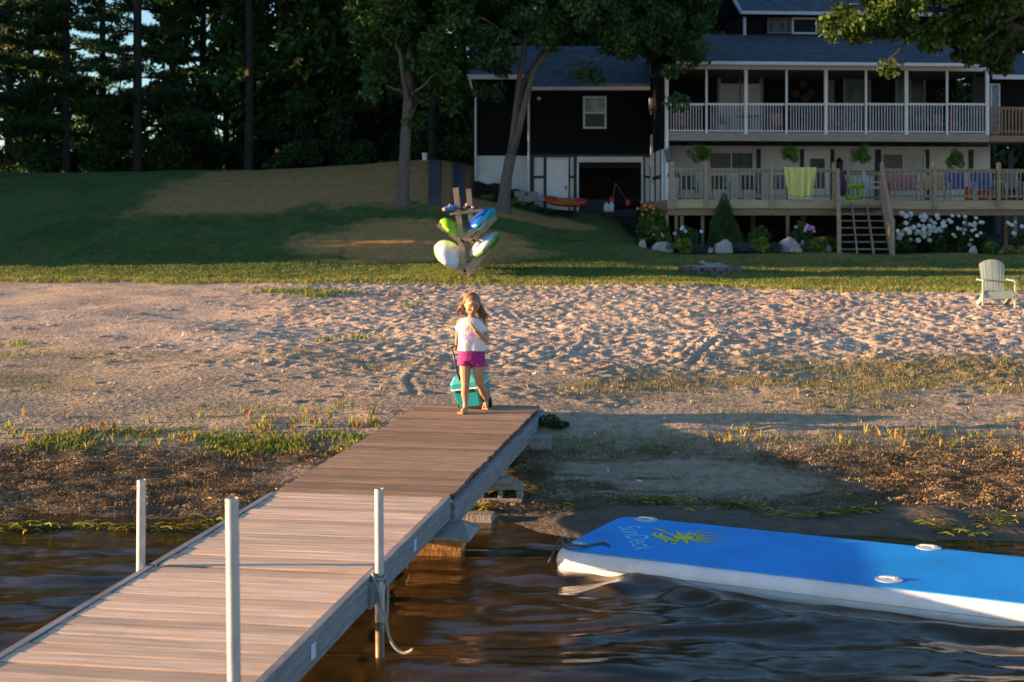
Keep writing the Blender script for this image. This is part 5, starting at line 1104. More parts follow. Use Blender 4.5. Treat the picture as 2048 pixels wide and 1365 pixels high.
for s_ in (-1, 1):
    b = cb(); x = s_*.33; b.loft([[(x-s_*.04+s_*w_*q, y, .56+z_) for q, z_ in ((-.5,0),(.5,0),(.5,.022),(-.5,.022))] for y, w_ in ((-.42,.07),(-.38,.13),(-.2,.15),(.1,.09),(.34,.06))]); b.build('armrest', gc, root)
    b = cb(); b.box(x-.012-.02*s_, x+.012-.02*s_, -.34, -.24, 0, .56); b.build('front_leg', gc, root)
    b = cb(); b.bar((s_*.275, -.33, .30), (s_*.275, .52, .03), .022, .11); b.build('rear_leg', gc, root)
b = cb(); b.bar((-.33,.30,.545), (.33,.30,.545), .06, .022); b.build('back_brace', gc, root)

# ------------------------------------------------------------------ kayak rack
rw_ = wood('pine_rack', (.34,.23,.15), (.48,.34,.22), (4,4,1)); YF, YR = 36.45, 37.7
rg = ht((928-CX)/F*YF, YF); root = empty('kayak_rack', (P(930,550,YF).x, YF, rg), 'timber kayak rack with slanting arms at the edge of the lawn', 'kayak rack')
def rb(a, b_, w_=.13, h_=.05, name='arm', y=None): b = MB(); b.bar(a, b_, w_, h_, up=(0,1,0)); b.build(name, rw_, root)
rb(P(930,556,YF), P(911,376,YF), .15, .05, 'upright'); rb(P(951,556,YR), P(937,378,YR), .14, .05, 'upright')
for (Y, dx, dyy) in ((YF-.05, 0, 0), (YR-.05, 21, -2)):
    rb(P(930+dx,546+dyy,Y), P(887+dx,513+dyy,Y)); rb(P(932+dx,548+dyy,Y), P(975+dx,496+dyy,Y), .22 if dx == 0 else .13, .05)
    rb(P(928+dx,488+dyy,Y), P(876+dx,449+dyy,Y)); rb(P(924+dx,484+dyy,Y), P(971+dx,437+dyy,Y))
    rb(P(899+dx,429+dyy,Y), P(944+dx,422+dyy,Y), .06, .06)
rb(P(922,480,YF), P(944,478,YR), .05, .09, 'brace'); rb(P(926,530,YF), P(947,528,YR), .05, .09, 'brace')
def P2(px, py, Y): v = P(px, py, Y); return (v.x, v.y, v.z)
lg = mat('lime_hull', (.22,.50,.02), .35, var=.1); lgd = mat('green_deck', (.05,.25,.06), .4); ltg = mat('bright_lime', (.50,.70,.03), .35)
wh = mat('pale_grey_hull', (.60,.62,.68), .35, var=.05); gr = mat('green_rim', (.13,.36,.04), .4); bl = mat('royal_blue_hull', (.01,.09,.45), .35, var=.1); cy = mat('cyan_stripe', (.02,.42,.65), .35)
KG = 'kayaks on the timber rack'
kayak('kayak', P2(899, 508, 37.4), 2.5, .86, .56, 0, [wh, ltg, wh], 'pale grey kayak on the lower left arms of the rack', roll=R(180+34), yaw=R(4), pitch=R(3), group=KG)
kayak('kayak', P2(969, 490, 37.5), 2.6, .90, .34, 0, [wh, gr, gr], 'white and green kayak on the lower right arms of the rack', roll=R(180-40), yaw=R(-5), pitch=R(2), group=KG)
kayak('kayak', P2(901, 455, 37.2), 2.0, .62, .34, 0, [lg, lgd, ltg], 'lime green kayak on the upper left arms of the rack', roll=R(180+40), yaw=R(5), group=KG)
kayak('kayak', P2(961, 440, 37.5), 2.5, .86, .30, 0, [bl, cy, cy], 'blue kayak with cyan rim on the upper right arms of the rack', roll=R(180-44), yaw=R(-6), pitch=R(2), group=KG)
b = MB(); c = P(900, 417, YF-.05); b.ball(c, (.15,.10,.07)); b.ball(c+Vector((.08,0,.04)), (.09,.08,.05)); b.ball(c+Vector((-.10,-.02,-.02)), (.08,.09,.06)); b.mi = 1; b.ball(c+Vector((-.14,-.04,-.03)), (.06,.07,.05)); b.ball(c+Vector((0,-.02,.08)), (.035,.04,.03)); b.mi = 2; b.bar(c+Vector((.1,0,0)), c+Vector((.38,0,-.02)), .03, .03)
tag(b.build('life_vest', [mat('vest_blue', (.02,.15,.50), .8), mat('vest_pink', (.65,.35,.38), .8), M['black']], smooth=True), 'small blue and pink vest strapped on the left end of the top rack arm', 'life vest')
b = MB(); c = P(934, 415, YF+.3); b.ball(c, (.10,.09,.05)); b.ball(c+Vector((.15,0,.0)), (.12,.09,.05)); b.mi = 1; b.ball(c+Vector((0,-.05,.07)), (.045,.05,.04)); b.ball(c+Vector((.16,-.08,.0)), (.05,.04,.03))
tag(b.build('life_vest', [mat('vest_black', (.03,.03,.05), .8), mat('vest_pink', (.65,.35,.38), .8)], smooth=True), 'black and pink vest strapped between the two uprights of the rack', 'life vest')

# ------------------------------------------------------------------ girl
GY0 = 13.75
skin = mat('tanned_skin', (.50,.255,.135), .5, var=.06, vs=8, spec=.4)
def cone(b, a, c, ra, rc, n=12, k=6):
    a = Vector(a); c = Vector(c); b.tube([a+(c-a)*(i/k) for i in range(k+1)], [ra+(rc-ra)*(i/k) for i in range(k+1)], n); b.ball(a, ra, 12, 8); b.ball(c, rc, 12, 8)
def chain(b, pts, rs): 
    for i in range(len(pts)-1): cone(b, pts[i], pts[i+1], rs[i], rs[i+1])
def remesh(b, name, m, parent, vox, sm=3, base=None):
    me = bpy.data.meshes.new(name+'_tmp'); me.from_pydata([v-BASE[parent.name] if parent else v-Vector(base) for v in b.v], [], b.f)
    t = bpy.data.objects.new(name+'_tmp', me); COL.objects.link(t); r = t.modifiers.new('r', 'REMESH'); r.mode = 'VOXEL'; r.voxel_size = vox; s = t.modifiers.new('s', 'SMOOTH'); s.iterations = sm; s.factor = .5
    dg = bpy.context.evaluated_depsgraph_get(); dg.update(); nm = bpy.data.meshes.new_from_object(t.evaluated_get(dg)); bpy.data.objects.remove(t); nm.name = name
    nm.materials.clear(); nm.materials.append(m); nm.polygons.foreach_set('use_smooth', [True]*len(nm.polygons)); return link(name, nm, parent, base)
gbase = Vector((P(943, 825, GY0).x, GY0, DZ))
def g(px, py, y=0): return P(px, py, GY0+y)
HC = g(944, 608.5, -.05); HM = Matrix.Translation(HC) @ Matrix.Rotation(R(9), 4, 'Z') @ Matrix.Rotation(R(14), 4, 'X') @ Matrix.Rotation(R(4), 4, 'Y')
def hp_(x, y, z): return HM @ Vector((x, y, z))
HR = HM.to_3x3()
b = MB()
b.ball(HC, (.074,.088,.095), 20, 14, HR); b.ball(hp_(0,-.028,-.045), (.056,.055,.062), 16, 12, HR); b.ball(hp_(0,-.048,-.088), (.024,.022,.022), 12, 8, HR)
for s in (-1, 1): b.ball(hp_(s*.034,-.055,-.035), (.024,.022,.022), 12, 8, HR); b.ball(hp_(s*.073,.0,-.018), (.010,.016,.024), 8, 6, HR)
b.ball(hp_(0,-.075,.028), (.040,.018,.022), 12, 8, HR)
cone(b, hp_(0,-.084,.0), hp_(0,-.104,-.030), .006, .0115); b.ball(hp_(0,-.082,-.062), (.019,.012,.009), 10, 6, HR)
nb = g(943.5, 637, .0); chain(b, [nb, HC+Vector((0,.012,-.05))], [.036,.033])
chest = g(943, 655, .0); belly = g(943, 685, .0); pel = g(943, 714, .0)
b.ball(chest, (.105,.070,.115)); b.ball(belly, (.092,.066,.13)); b.ball(pel, (.108,.078,.085)); 
chain(b, [nb, g(931, 643, .0), g(922, 647, .005)], [.033,.031,.030]); chain(b, [nb, g(956, 643, .0), g(965, 647, .005)], [.033,.031,.030])
shL, shR = g(920, 645, .01), g(967, 645, 0)
elL, wrL = g(915.5, 671, .11), g(913.5, 689, .235); chain(b, [shL, elL, wrL], [.033,.025,.018])
elR, wrR = g(973, 680, -.01), g(951, 661, -.125); chain(b, [shR, g(971, 665, 0), elR, g(963, 673, -.06), wrR], [.034,.031,.029,.028,.021])
def hand(b, w_, d, side, palm_n, L=.105, curl=1.0):
    """palm and five fingers; d points along the palm, palm_n out of the palm, side towards the thumb"""
    d = Vector(d).normalized(); pn = Vector(palm_n).normalized(); sd_ = Vector(side).normalized(); w_ = Vector(w_)
    for k, o_ in enumerate((-.021,-.007,.007,.021)): cone(b, w_+sd_*o_*.6, w_+d*.058+sd_*o_, .011, .0105, 8, 3)
    for k, (o_, l_) in enumerate(((.023,.034),(.008,.040),(-.008,.037),(-.022,.029))):
        p = w_+d*.062+sd_*o_; dd = d.copy(); ax = d.cross(pn)
        for seg, (fr_, an) in enumerate(((.45, .75), (.32, .95), (.23, .6))):
            dd = Matrix.Rotation(an*curl, 3, ax) @ dd; q = p+dd*l_*fr_*1.6; cone(b, p, q, .0078-.0008*seg, .0072-.0008*seg, 8, 2); p = q
    p = w_+d*.018+sd_*.022; q = p+d*.022+sd_*.020+pn*.008; r_ = q+d*.024-sd_*.002+pn*.014; cone(b, p, q, .0105, .009, 8, 2); cone(b, q, r_, .009, .0075, 8, 2)
hand(b, wrR, (-.55,-.25,.75), (-.2,-.5,.6), (-.35,.9,-.1)); hand(b, wrL, (-.10,.45,-.55), (-.2,-.8,-.4), (-.8,.1,.3), curl=1.25)
# legs
hipL, hipR = g(931, 722, .0), g(956, 722, .0)
chain(b, [hipL, g(930.5, 745, -.01), g(931, 768, -.015), g(930, 786, .012), g(931, 806, .02), g(930.5, 815, .015)], [.066,.056,.041,.040,.025,.026])
kR = g(960, 766, .03); chain(b, [hipR, g(957, 745, .0), kR, g(966, 783, .14), P(972, 797, GY0+.29), P(972.5, 801, GY0+.33)], [.067,.056,.041,.040,.025,.026])
def foot(b, heel, toe, lift):
    heel = Vector(heel); toe = Vector(toe); d = (toe-heel); d.z = 0; d.normalize(); sd_ = Vector((-d.y, d.x, 0))
    cone(b, heel+Vector((0,0,.024)), (heel+toe)/2+Vector((0,0,.028)), .025, .027); cone(b, (heel+toe)/2+Vector((0,0,.030))+sd_*.006, toe+Vector((0,0,.016))+sd_*.017, .026, .016); cone(b, (heel+toe)/2+Vector((0,0,.024)), toe+Vector((0,0,.014))-sd_*.018, .022, .014)
    for k in range(5): o_ = .030-k*.0135; p = toe+Vector((0,0,.013))+sd_*o_-d*.004*k; r_ = .0115 if k == 0 else .0085; cone(b, p, p+d*(.034-.003*k), r_, r_*.9, 8, 2)
f1 = Vector((P(931, 815, GY0).x, GY0+.045, DZ)); foot(b, f1, f1+Vector((-.045,-.125,0)), 0)
t2 = Vector((P(970, 818, 14.05).x, 13.99, DZ)); h2 = Vector((P(972, 806, 14.1).x, 14.11, DZ+.065)); foot(b, h2, t2, .04)
girl = remesh(b, 'person', skin, None, .0048, 3, base=gbase)
tag(girl, 'young girl in pale tee and magenta shorts walking barefoot, pulling a cooler', 'person')
# shirt
b = MB()
def ring(px0, px1, py, yc, dp, n=28, wob=0): 
    a0 = g(px0, py, yc); a1 = g(px1, py, yc); c = (a0+a1)/2; rx = (a1-a0).length/2
    return [c+Vector((rx*math.copysign(abs(math.cos(a))**.85, math.cos(a)), dp*math.copysign(abs(math.sin(a))**.85, math.sin(a))+wob*math.sin(a*7), wob*.6*math.cos(a*5))) for a in [2*math.pi*k/n for k in range(n)]]
b.loft([ring(915.5, 971.5, 702, .0, .090, wob=.004), ring(915.5, 970.5, 696, .0, .090, wob=.004), ring(917, 969, 682, .0, .086, wob=.002), ring(917, 968, 665, .0, .084), ring(917, 969, 652, .0, .086), ring(918, 968, 645, .0, .076), ring(924, 962, 639, .0, .064), ring(930, 956, 635.5, .0, .052)])
for (s0, s1, r0, r1) in ((g(926, 644, .0), g(918.5, 656, .03), .038, .040), (g(961, 644, .0), g(968, 659, -.002), .038, .043)): cone(b, s0, s1, r0, r1*.93, 16); b.tube([s0, s1+(s1-s0)*.30], [r0, r1], 18)
def shirtmat():
    m = mat('pale_pink_tee', (.78,.70,.68), .85, bump=.012, bs=14); n = m.node_tree.nodes; l = m.node_tree.links; b = n['Principled BSDF']; tc = n.new('ShaderNodeTexCoord'); s = n.new('ShaderNodeSeparateXYZ'); l.new(tc.outputs['Object'], s.inputs[0])
    t = n.new('ShaderNodeTexNoise'); t.inputs['Scale'].default_value = 18; l.new(tc.outputs['Object'], t.inputs[0]); r = n.new('ShaderNodeValToRGB'); r.color_ramp.elements[0].position = .50; r.color_ramp.elements[1].position = .56; l.new(t.outputs[0], r.inputs[0])
    # printed patch: centre of the chest only
    mp = n.new('ShaderNodeMapping'); mp.inputs['Location'].default_value = (.02,.1,-.79); l.new(tc.outputs['Object'], mp.inputs[0]); vm = n.new('ShaderNodeVectorMath'); vm.operation = 'LENGTH'; l.new(mp.outputs[0], vm.inputs[0])
    mr = n.new('ShaderNodeMapRange'); mr.inputs[1].default_value = .11; mr.inputs[2].default_value = .09; l.new(vm.outputs['Value'], mr.inputs[0]); mu = n.new('ShaderNodeMath'); mu.operation = 'MULTIPLY'; l.new(mr.outputs[0], mu.inputs[0]); l.new(r.outputs[0], mu.inputs[1])
    mx = n.new('ShaderNodeMix'); mx.data_type = 'RGBA'; l.new(mu.outputs[0], mx.inputs[0]); mx.inputs[6].default_value = (.78,.70,.68,1); mx.inputs[7].default_value = (.55,.40,.66,1); l.new(mx.outputs[2], b.inputs['Base Color']); return m
remesh(b, 'shirt', shirtmat(), girl, .006, 3)
b = MB(); b.loft([ring(917, 969, 698, .0, .082), ring(916, 970, 706, .0, .090), ring(915.5, 970.5, 716, .0, .094), ring(916, 970, 722, .0, .092)])
for (pa, pb_, w0, w1) in ((g(930, 718, 0), g(929.5, 732, -.005), .068, .079), (g(956, 718, 0), g(957, 733, .0), .068, .078)): b.tube([pa+Vector((0,0,.03)), pa, pb_], [w0, w0*1.08, w1], 20)
remesh(b, 'shorts', mat('magenta_shorts', (.36,.012,.18), .75, var=.2, vs=14, bump=.012, bs=14), girl, .006, 2)
# hair: cap and strands
hm = mat('brown_hair', (.12,.052,.022), .5, col2=(.32,.155,.06), vs=30, stretch=(1,1,.15)); b = MB(); rh = random.Random(12)
def scalp(th, ph, k=1.0): return hp_(math.copysign(max(abs(.080*k*math.sin(th)*math.cos(ph)), min(.072, .060*th)), math.cos(ph)), .012+.092*k*math.sin(th)*math.sin(ph), .006+.102*k*math.cos(th))
cap = MB(); cap.ball(hp_(0,.010,.022), (.078,.088,.088), 20, 14, HR); cap.v = [v for v in cap.v]; b.v += cap.v; b.f += cap.f; b.m += cap.m
for i in range(520):
    sgn = -1 if rh.random() < .5 else 1
    ph = rh.uniform(-.95, 1.5) if sgn > 0 else math.pi-rh.uniform(-.95, 1.5); th0 = rh.uniform(.02, .2); pts = []
    for j in range(5): t = j/4; ph2 = ph+((-.12 if sgn > 0 else math.pi+.12)-ph)*t**.7 if math.sin(ph) < -.12 else ph; pts.append(scalp(th0+(1.62-th0)*t, ph2, 1.0+.05*rh.random()))
    L = rh.uniform(.06, .21 if sgn > 0 else .13); e = pts[-1]
    wind = Vector((sgn*rh.uniform(-.05, .55)*(.4+rh.random()) if sgn > 0 else -rh.uniform(.0, .75)*(.4+rh.random()), rh.uniform(-.1, .6), -1.0)); wind.normalize()
    for j in range(1, 5): t = j/4; e2 = e+wind*L*t+Vector((sgn*.012*math.sin(t*5+i*.7), 0, -.012*math.sin(t*3+i)))+Vector((rh.uniform(-.004,.004), rh.uniform(-.004,.004), 0)); pts.append(e2)
    b.tube(pts, [.005,.006,.006,.0055,.005,.0045,.004,.003,.001], 5, cap=False)
b.build('hair', hm, girl, smooth=True)
dk2 = mat('dark_lash', (.05,.025,.015), .6); lip = mat('lips', (.42,.13,.10), .5)
for s in (-1, 1):
    b = MB(); b.ball(hp_(s*.030,-.0805,-.006), (.015,.007,.0055), 10, 6, HR); b.build('eye', dk2, girl, smooth=True)
    b = MB(); b.tube([hp_(s*.016,-.088,.014), hp_(s*.030,-.086,.018), hp_(s*.046,-.076,.013)], .0045, 6); b.build('eyebrow', mat('brow', (.16,.08,.04), .8), girl)
b = MB(); b.ball(hp_(0,-.0935,-.062), (.017,.005,.0055), 10, 6, HR); b.build('mouth', lip, girl, smooth=True)
# ------------------------------------------------------------------ rolling cooler
tealm = mat('teal_plastic', (.012,.21,.26), .4, var=.08, vs=3); tealL = mat('turquoise_plastic', (.012,.26,.33), .38); wb = mat('white_plastic_band', (.70,.74,.76), .4)
cc0 = Vector((P(950, 806, 14.15).x, 14.20, DZ)); root = empty('rolling_cooler', cc0, 'teal rolling cooler with black pull handle behind the girl', 'cooler')
CM = Matrix.Translation(cc0+Vector((0,0,.045))) @ Matrix.Rotation(R(-14), 4, 'Y') @ Matrix.Rotation(R(10), 4, 'X') @ Matrix.Rotation(R(-24), 4, 'Z')
def cq(): return MB(lambda v: CM @ v)
def rr(b, lev, rc=.035):
    rings = []
    for (w_, d, z_) in lev: rings.append([Vector((sx_*(w_/2-rc)+rc*math.cos(a), sy_*(d/2-rc)+rc*math.sin(a), z_)) for (sx_, sy_, a0) in ((1,1,0),(-1,1,90),(-1,-1,180),(1,-1,270)) for a in [R(a0+30*k) for k in range(4)]])
    b.loft(rings)
b = cq(); rr(b, [(.27,.24,0),(.28,.25,.01),(.33,.29,.20)]); b.build('body', tealm, root, smooth=False, bevel=.006)
b = cq(); rr(b, [(.335,.295,.201),(.342,.298,.203),(.342,.298,.212),(.338,.295,.214)]); b.build('band', wb, root)
b = cq(); rr(b, [(.34,.295,.2145),(.335,.29,.27),(.25,.21,.335),(.22,.18,.342)]); b.build('lid', tealL, root, bevel=.008)
b = cq(); b.box(-.11, .09, -.156, -.140, .175, .205); b.build('front_grip', M['black'], root, bevel=.004); b = cq(); b.box(-.13, .13, -.128, .128, -.015, .012); b.build('base_tray', M['black'], root)
for sx_ in (-1, 1):
    c = Vector((cc0.x+sx_*.155, cc0.y-.03+.06*(sx_ > 0), DZ+.045)); b = MB(); b.tube([c-Vector((.018,0,0)), c+Vector((.018,0,0))], .045, 20); w_ = b.build('wheel', M['black'], root, bevel=.005); b = MB(); b.tube([c-Vector((.022,0,0)), c+Vector((.022,0,0))], .018, 12); b.build('hub', mat('grey_hub', (.2,.2,.2), .5), w_)
b = MB(); hA, hB = P(903.5, 694, 13.98), P(926, 793, 14.10); off = P(938,694,14.0)-P(903.5,694,14.0); off2 = P(964,800,14.10)-hB
b.tube([hA, hB], .0085, 8); b.tube([hA+off, hA+off+(off2-off)+(hB-hA)], .0085, 8); b.tube([hA+(hB-hA)*.55, hB], .013, 8); b.build('pull_handle', M['black'], root, smooth=True)
b = MB(); b.tube([hA+Vector((-.018,0,.008)), hA+off+Vector((.018,0,.008))], .014, 10); b.build('grip', M['black'], root, smooth=True)

# ------------------------------------------------------------------ trees
def limbs(b, a, c, r0, r1, seed, wob=.06, n=7):
    rnd = random.Random(seed); a = Vector(a); c = Vector(c); L = (c-a).length; pts = []
    for i in range(n+1):
        t = i/n; p = a+(c-a)*t; 
        if 0 < i < n: p = p+Vector((rnd.gauss(0, 1), rnd.gauss(0, 1), rnd.gauss(0, .4)))*wob*L*.35
        pts.append(p)
    b.tube(pts, [r0+(r1-r0)*(i/n) for i in range(n+1)], 8); return pts
def leafcloud(name, cents, rad, nper, ls, cols, parent, seed, squash=.7, m=LEAF, droop=.3, base=None, asp=.55):
    rng = np.random.default_rng(seed); cents = np.asarray(cents, float); nC = len(cents); idx = np.repeat(np.arange(nC), nper); n = len(idx)
    d = rng.normal(0, 1, (n, 3)); d /= np.linalg.norm(d, axis=1)[:, None]; r = rng.random(n)**.45; rr_ = rad*rng.uniform(.6, 1.3, nC)[idx]
    c = cents[idx]+d*(r*rr_)[:, None]*np.array([1, 1, squash]); L = rng.uniform(ls[0], ls[1], n)[:, None]/2
    u = d*.5+rng.normal(0, .7, (n, 3)); u[:, 2] -= droop; u /= np.linalg.norm(u, axis=1)[:, None]; v = np.cross(u, rng.normal(0, 1, (n, 3))); v /= np.linalg.norm(v, axis=1)[:, None]
    V = np.stack([c-u*L, c+v*L*asp, c+u*L, c-v*L*asp], 1); k_ = np.arange(n)*4
    tone = rng.uniform(.65, 1.35, nC)[idx][:, None]; cc = np.array(cols)[rng.integers(0, len(cols), n)]*tone*rng.uniform(.75, 1.25, (n, 1))
    return np_mesh(name, V.reshape(-1, 3), np.stack([k_, k_+1, k_+2, k_+3], -1), m, parent=parent, cols=np.repeat(cc, 4, 0), base=base)
def fill(blobs, n, seed):
    rnd = random.Random(seed); out = []; W = [b_[1][0]*b_[1][1]*b_[1][2] for b_ in blobs]
    while len(out) < n:
        c, r_ = rnd.choices(blobs, W)[0]; d = Vector((rnd.gauss(0, 1), rnd.gauss(0, 1), rnd.gauss(0, 1))).normalized()*rnd.random()**.4; out.append((c[0]+d.x*r_[0], c[1]+d.y*r_[1], c[2]+d.z*r_[2]))
    return out
TG = [(.05,.125,.03),(.035,.09,.025),(.075,.15,.03)]; TD = [(.050,.12,.042),(.036,.092,.038),(.070,.145,.044)]; TM = [(.07,.13,.02),(.05,.10,.018),(.10,.16,.025)]
# single trunk tree on the slope
p = P(806, 410, 48); zt = ht(p.x, p.y); root = empty('broadleaf_tree', (p.x, p.y, zt), 'tall tree with a bare grey lower trunk standing on the brown slope', 'tree')
b = MB(); b.tube([(p.x, p.y, zt-.3), (p.x, p.y, zt), (p.x, p.y, zt+.35), P(808, 340, 48), P(812, 260, 48), P(818, 180, 48), P(822, 80, 48), P(826, -60, 48), P(830, -260, 48)], [.38,.30,.215,.20,.18,.165,.13,.10,.05], 14)
limbs(b, P(815, 255, 48), P(838, 190, 48), .08, .05, 1); limbs(b, P(816, 232, 48), P(800, 60, 47), .12, .05, 2)
for i, (a, c) in enumerate((((818,150),(740,60)),((820,130),(900,40)),((822,60),(700,-80)),((824,40),(930,-60)),((815,200),(870,150)),((817,190),(770,170)))): limbs(b, P(*a, 48), P(*c, 48+random.uniform(-2, 2)), .07, .02, 10+i)
b.build('trunk', M['barkp'], root, smooth=True)
bl1 = [(P(790, 30, 48), (1.6,2.2,1.9)), (P(870, 60, 47.5), (1.5,2,1.8)), (P(760, 150, 48), (.9,1.2,.9)), (P(880, 175, 48), (1.0,1.3,.9)), (P(830, -120, 48), (2.6,3,2.6)), (P(820, 245, 48.5), (.8,.8,.4)), (P(900, 120, 47), (.8,1,1.0)), (P(740, 230, 50), (.7,1,.5)), (P(830,-330,48), (2,2,2.5))]
leafcloud('crown', fill(bl1, 480, 3), .46, 105, (.12,.26), TG, root, 3)
# forked tree
p = P(1006, 426, 48); zt = ht(p.x, p.y); root = empty('forked_tree', (p.x, p.y, zt), 'leaning tree that forks into pale stems in front of the garage', 'tree'); Yt = 48
b = MB(); b.tube([(p.x, p.y, zt-.3), (p.x, p.y, zt), P(1008, 400, Yt), P(1014, 350, Yt), P(1022, 310, Yt)], [.40,.31,.215,.19,.19], 14)
b.tube([P(1021, 316, Yt), P(1030, 240, Yt), P(1036, 180, Yt), P(1048, 100, Yt), P(1060, 40, Yt), P(1068, -40, Yt), P(1080, -180, Yt)], [.14,.11,.10,.09,.075,.06,.04], 12)
b.tube([P(1024, 312, Yt), P(1040, 250, Yt-.2), P(1055, 185, Yt-.3), P(1068, 140, Yt-.3), P(1095, 105, Yt-.4), P(1125, 60, Yt-.5), P(1160, 25, Yt-.8), P(1230, -40, Yt-1)], [.15,.12,.11,.10,.09,.07,.05,.03], 12)
b.tube([P(1022, 300, Yt+.1), P(1036, 210, Yt+.3), P(1046, 165, Yt+.5), P(1075, 120, Yt+.6), P(1120, 60, Yt+1), P(1150, -60, Yt+1)], [.10,.09,.085,.08,.06,.04], 12)
for i, (a, c) in enumerate((((1052,90),(960,35)),((960,35),(905,66)),((1125,60),(1250,50)),((1160,25),(1330,30)),((1060,30),(990,-60)),((1100,100),(1200,120)),((1200,0),(1400,60)),((1044,140),(1010,110)))): limbs(b, P(*a, 48), P(*c, 47+random.uniform(-.5, 1)), .045, .02, 30+i)
b.build('trunk', M['barkp'], root, smooth=True)
bl2 = [(P(1100, 20, 47.5), (1.8,2,1.0)), (P(1240, 30, 47), (1.9,2.4,1.2)), (P(1340, 60, 47), (1.3,1.8,1.2)), (P(1400, 90, 46.5), (.55,.8,.7)), (P(1260, 90, 46.5), (1.0,1.4,.55)), (P(1340, 150, 46.5), (.45,.6,.45)), (P(1170, 150, 46.5), (.32,.5,.22)), (P(980, 110, 47), (.8,1.2,.85)), (P(990, 175, 47.5), (.5,.8,.35)), (P(960, 20, 48), (1.4,2,1.0)), (P(1180, -130, 47.5), (3.4,3.4,2.0)), (P(1380, -60, 47), (1.6,2,1.4)), (P(1355, 210, 46.5), (.15,.3,.35)), (P(1100, 60, 47), (.6,.9,.5)), (P(1185, 110, 46.5), (.55,.7,.4)), (P(1010, 300, 50.5), (.01,.01,.01))]
leafcloud('crown', fill(bl2, 620, 5), .44, 115, (.11,.24), TG+TD, root, 5, droop=.6)
# maple reaching in from the right
mp0 = Vector((18.6, 43, ht(18.6, 43))); root = empty('maple_tree', mp0, 'large maple whose leafy branches hang into the top right corner', 'tree')
b = MB(); b.tube([mp0, mp0+Vector((0,0,3)), mp0+Vector((-.3,-.5,6)), mp0+Vector((-.8,-1,10)), mp0+Vector((-1,-1,15))], [.5,.4,.36,.25,.1], 14)
for i, (a, c, r0) in enumerate(((mp0+Vector((-.3,-.5,6.5)), P(1880, 20, 41), .16), (P(1880, 20, 41), P(1800, 95, 40.5), .07), (P(1880, 20, 41), P(1700, 10, 40), .09), (P(1860, 40, 41), P(1770, 130, 40.3), .04), (mp0+Vector((-.4,-.6,7)), P(1960, -60, 40), .15), (P(2100, -20, 42), P(1960, 90, 41), .10), (P(1960,-60,40), P(1780,-60,39.5), .08))): limbs(b, a, c, r0, r0*.4, 50+i)
b.build('trunk', M['bark'], root, smooth=True)
bl3 = [(P(1740, 30, 40), (1.1,1.5,.75)), (P(1830, 30, 40.5), (1.2,1.6,.9)), (P(1680, 45, 40), (.35,.6,.35)), (P(1775, 110, 40), (.45,.7,.45)), (P(1765, 150, 39.8), (.45,.5,.33)), (P(1725, 158, 39.8), (.28,.3,.14)), (P(1782, 185, 39.8), (.18,.25,.28)), (P(1860, 80, 40.5), (.7,.9,.4)), (P(1960, 40, 41), (1.4,1.8,1.3)), (P(1995, 110, 42), (.9,1.2,.6)), (P(1965, 135, 42), (.45,.6,.22)), (P(2060, 40, 43), (1.4,2,1.5)), (P(1850, -90, 41), (3.0,3,1.6)), (P(2060,-120,43), (3,3,2.2)), (P(1690, 85, 40), (.3,.4,.2)), (P(1920, 90, 41), (.5,.6,.4)), (P(1650, -50, 40), (.5,.8,.4))]
leafcloud('crown', fill(bl3, 560, 8), .38, 105, (.11,.22), TM, root, 8, droop=.5, asp=.75)
# prototypes for the wood behind
dbark = mat('dark_bark', (.030,.026,.024), .95, var=.3, vs=5, bump=.03, bs=9)
def proto_broad(seed, H, R_, zlow, cols, ls=(.22,.42), nc=150, nper=60, trunk=.22, m=None):
    root = empty('wood_tree', (0,0,0), 'x', 'tree', 'trees of the dark wood behind the lawn'); rnd = random.Random(seed); b = MB()
    top = Vector((rnd.uniform(-.6,.6), rnd.uniform(-.6,.6), H*.96)); b.tube([(0,0,-.5), (0,0,.3), (rnd.uniform(-.2,.2), 0, H*.25), (rnd.uniform(-.3,.3), rnd.uniform(-.3,.3), H*.55), top], [trunk*1.4, trunk, trunk*.85, trunk*.6, .04], 10)
    blobs = []
    for i in range(16): t = rnd.uniform(0, 1); a = rnd.uniform(0, 6.28); rr_ = R_*(math.sin(math.pi*min(1, .18+.82*t))**.6)*rnd.uniform(.35, .75); z_ = zlow+(H-zlow)*t; c = (rr_*math.cos(a), rr_*math.sin(a), z_); blobs.append((c, (R_*.36, R_*.36, (H-zlow)*.09))); limbs(b, (0,0,max(zlow*.8, z_-R_*.5)), c, trunk*.3, .03, seed*31+i)
    b.build('trunk', m or dbark, root, smooth=True); leafcloud('crown', fill(blobs, int(nc*1.35), seed), .8, nper, tuple(q*1.25 for q in ls), cols, root, seed); return root
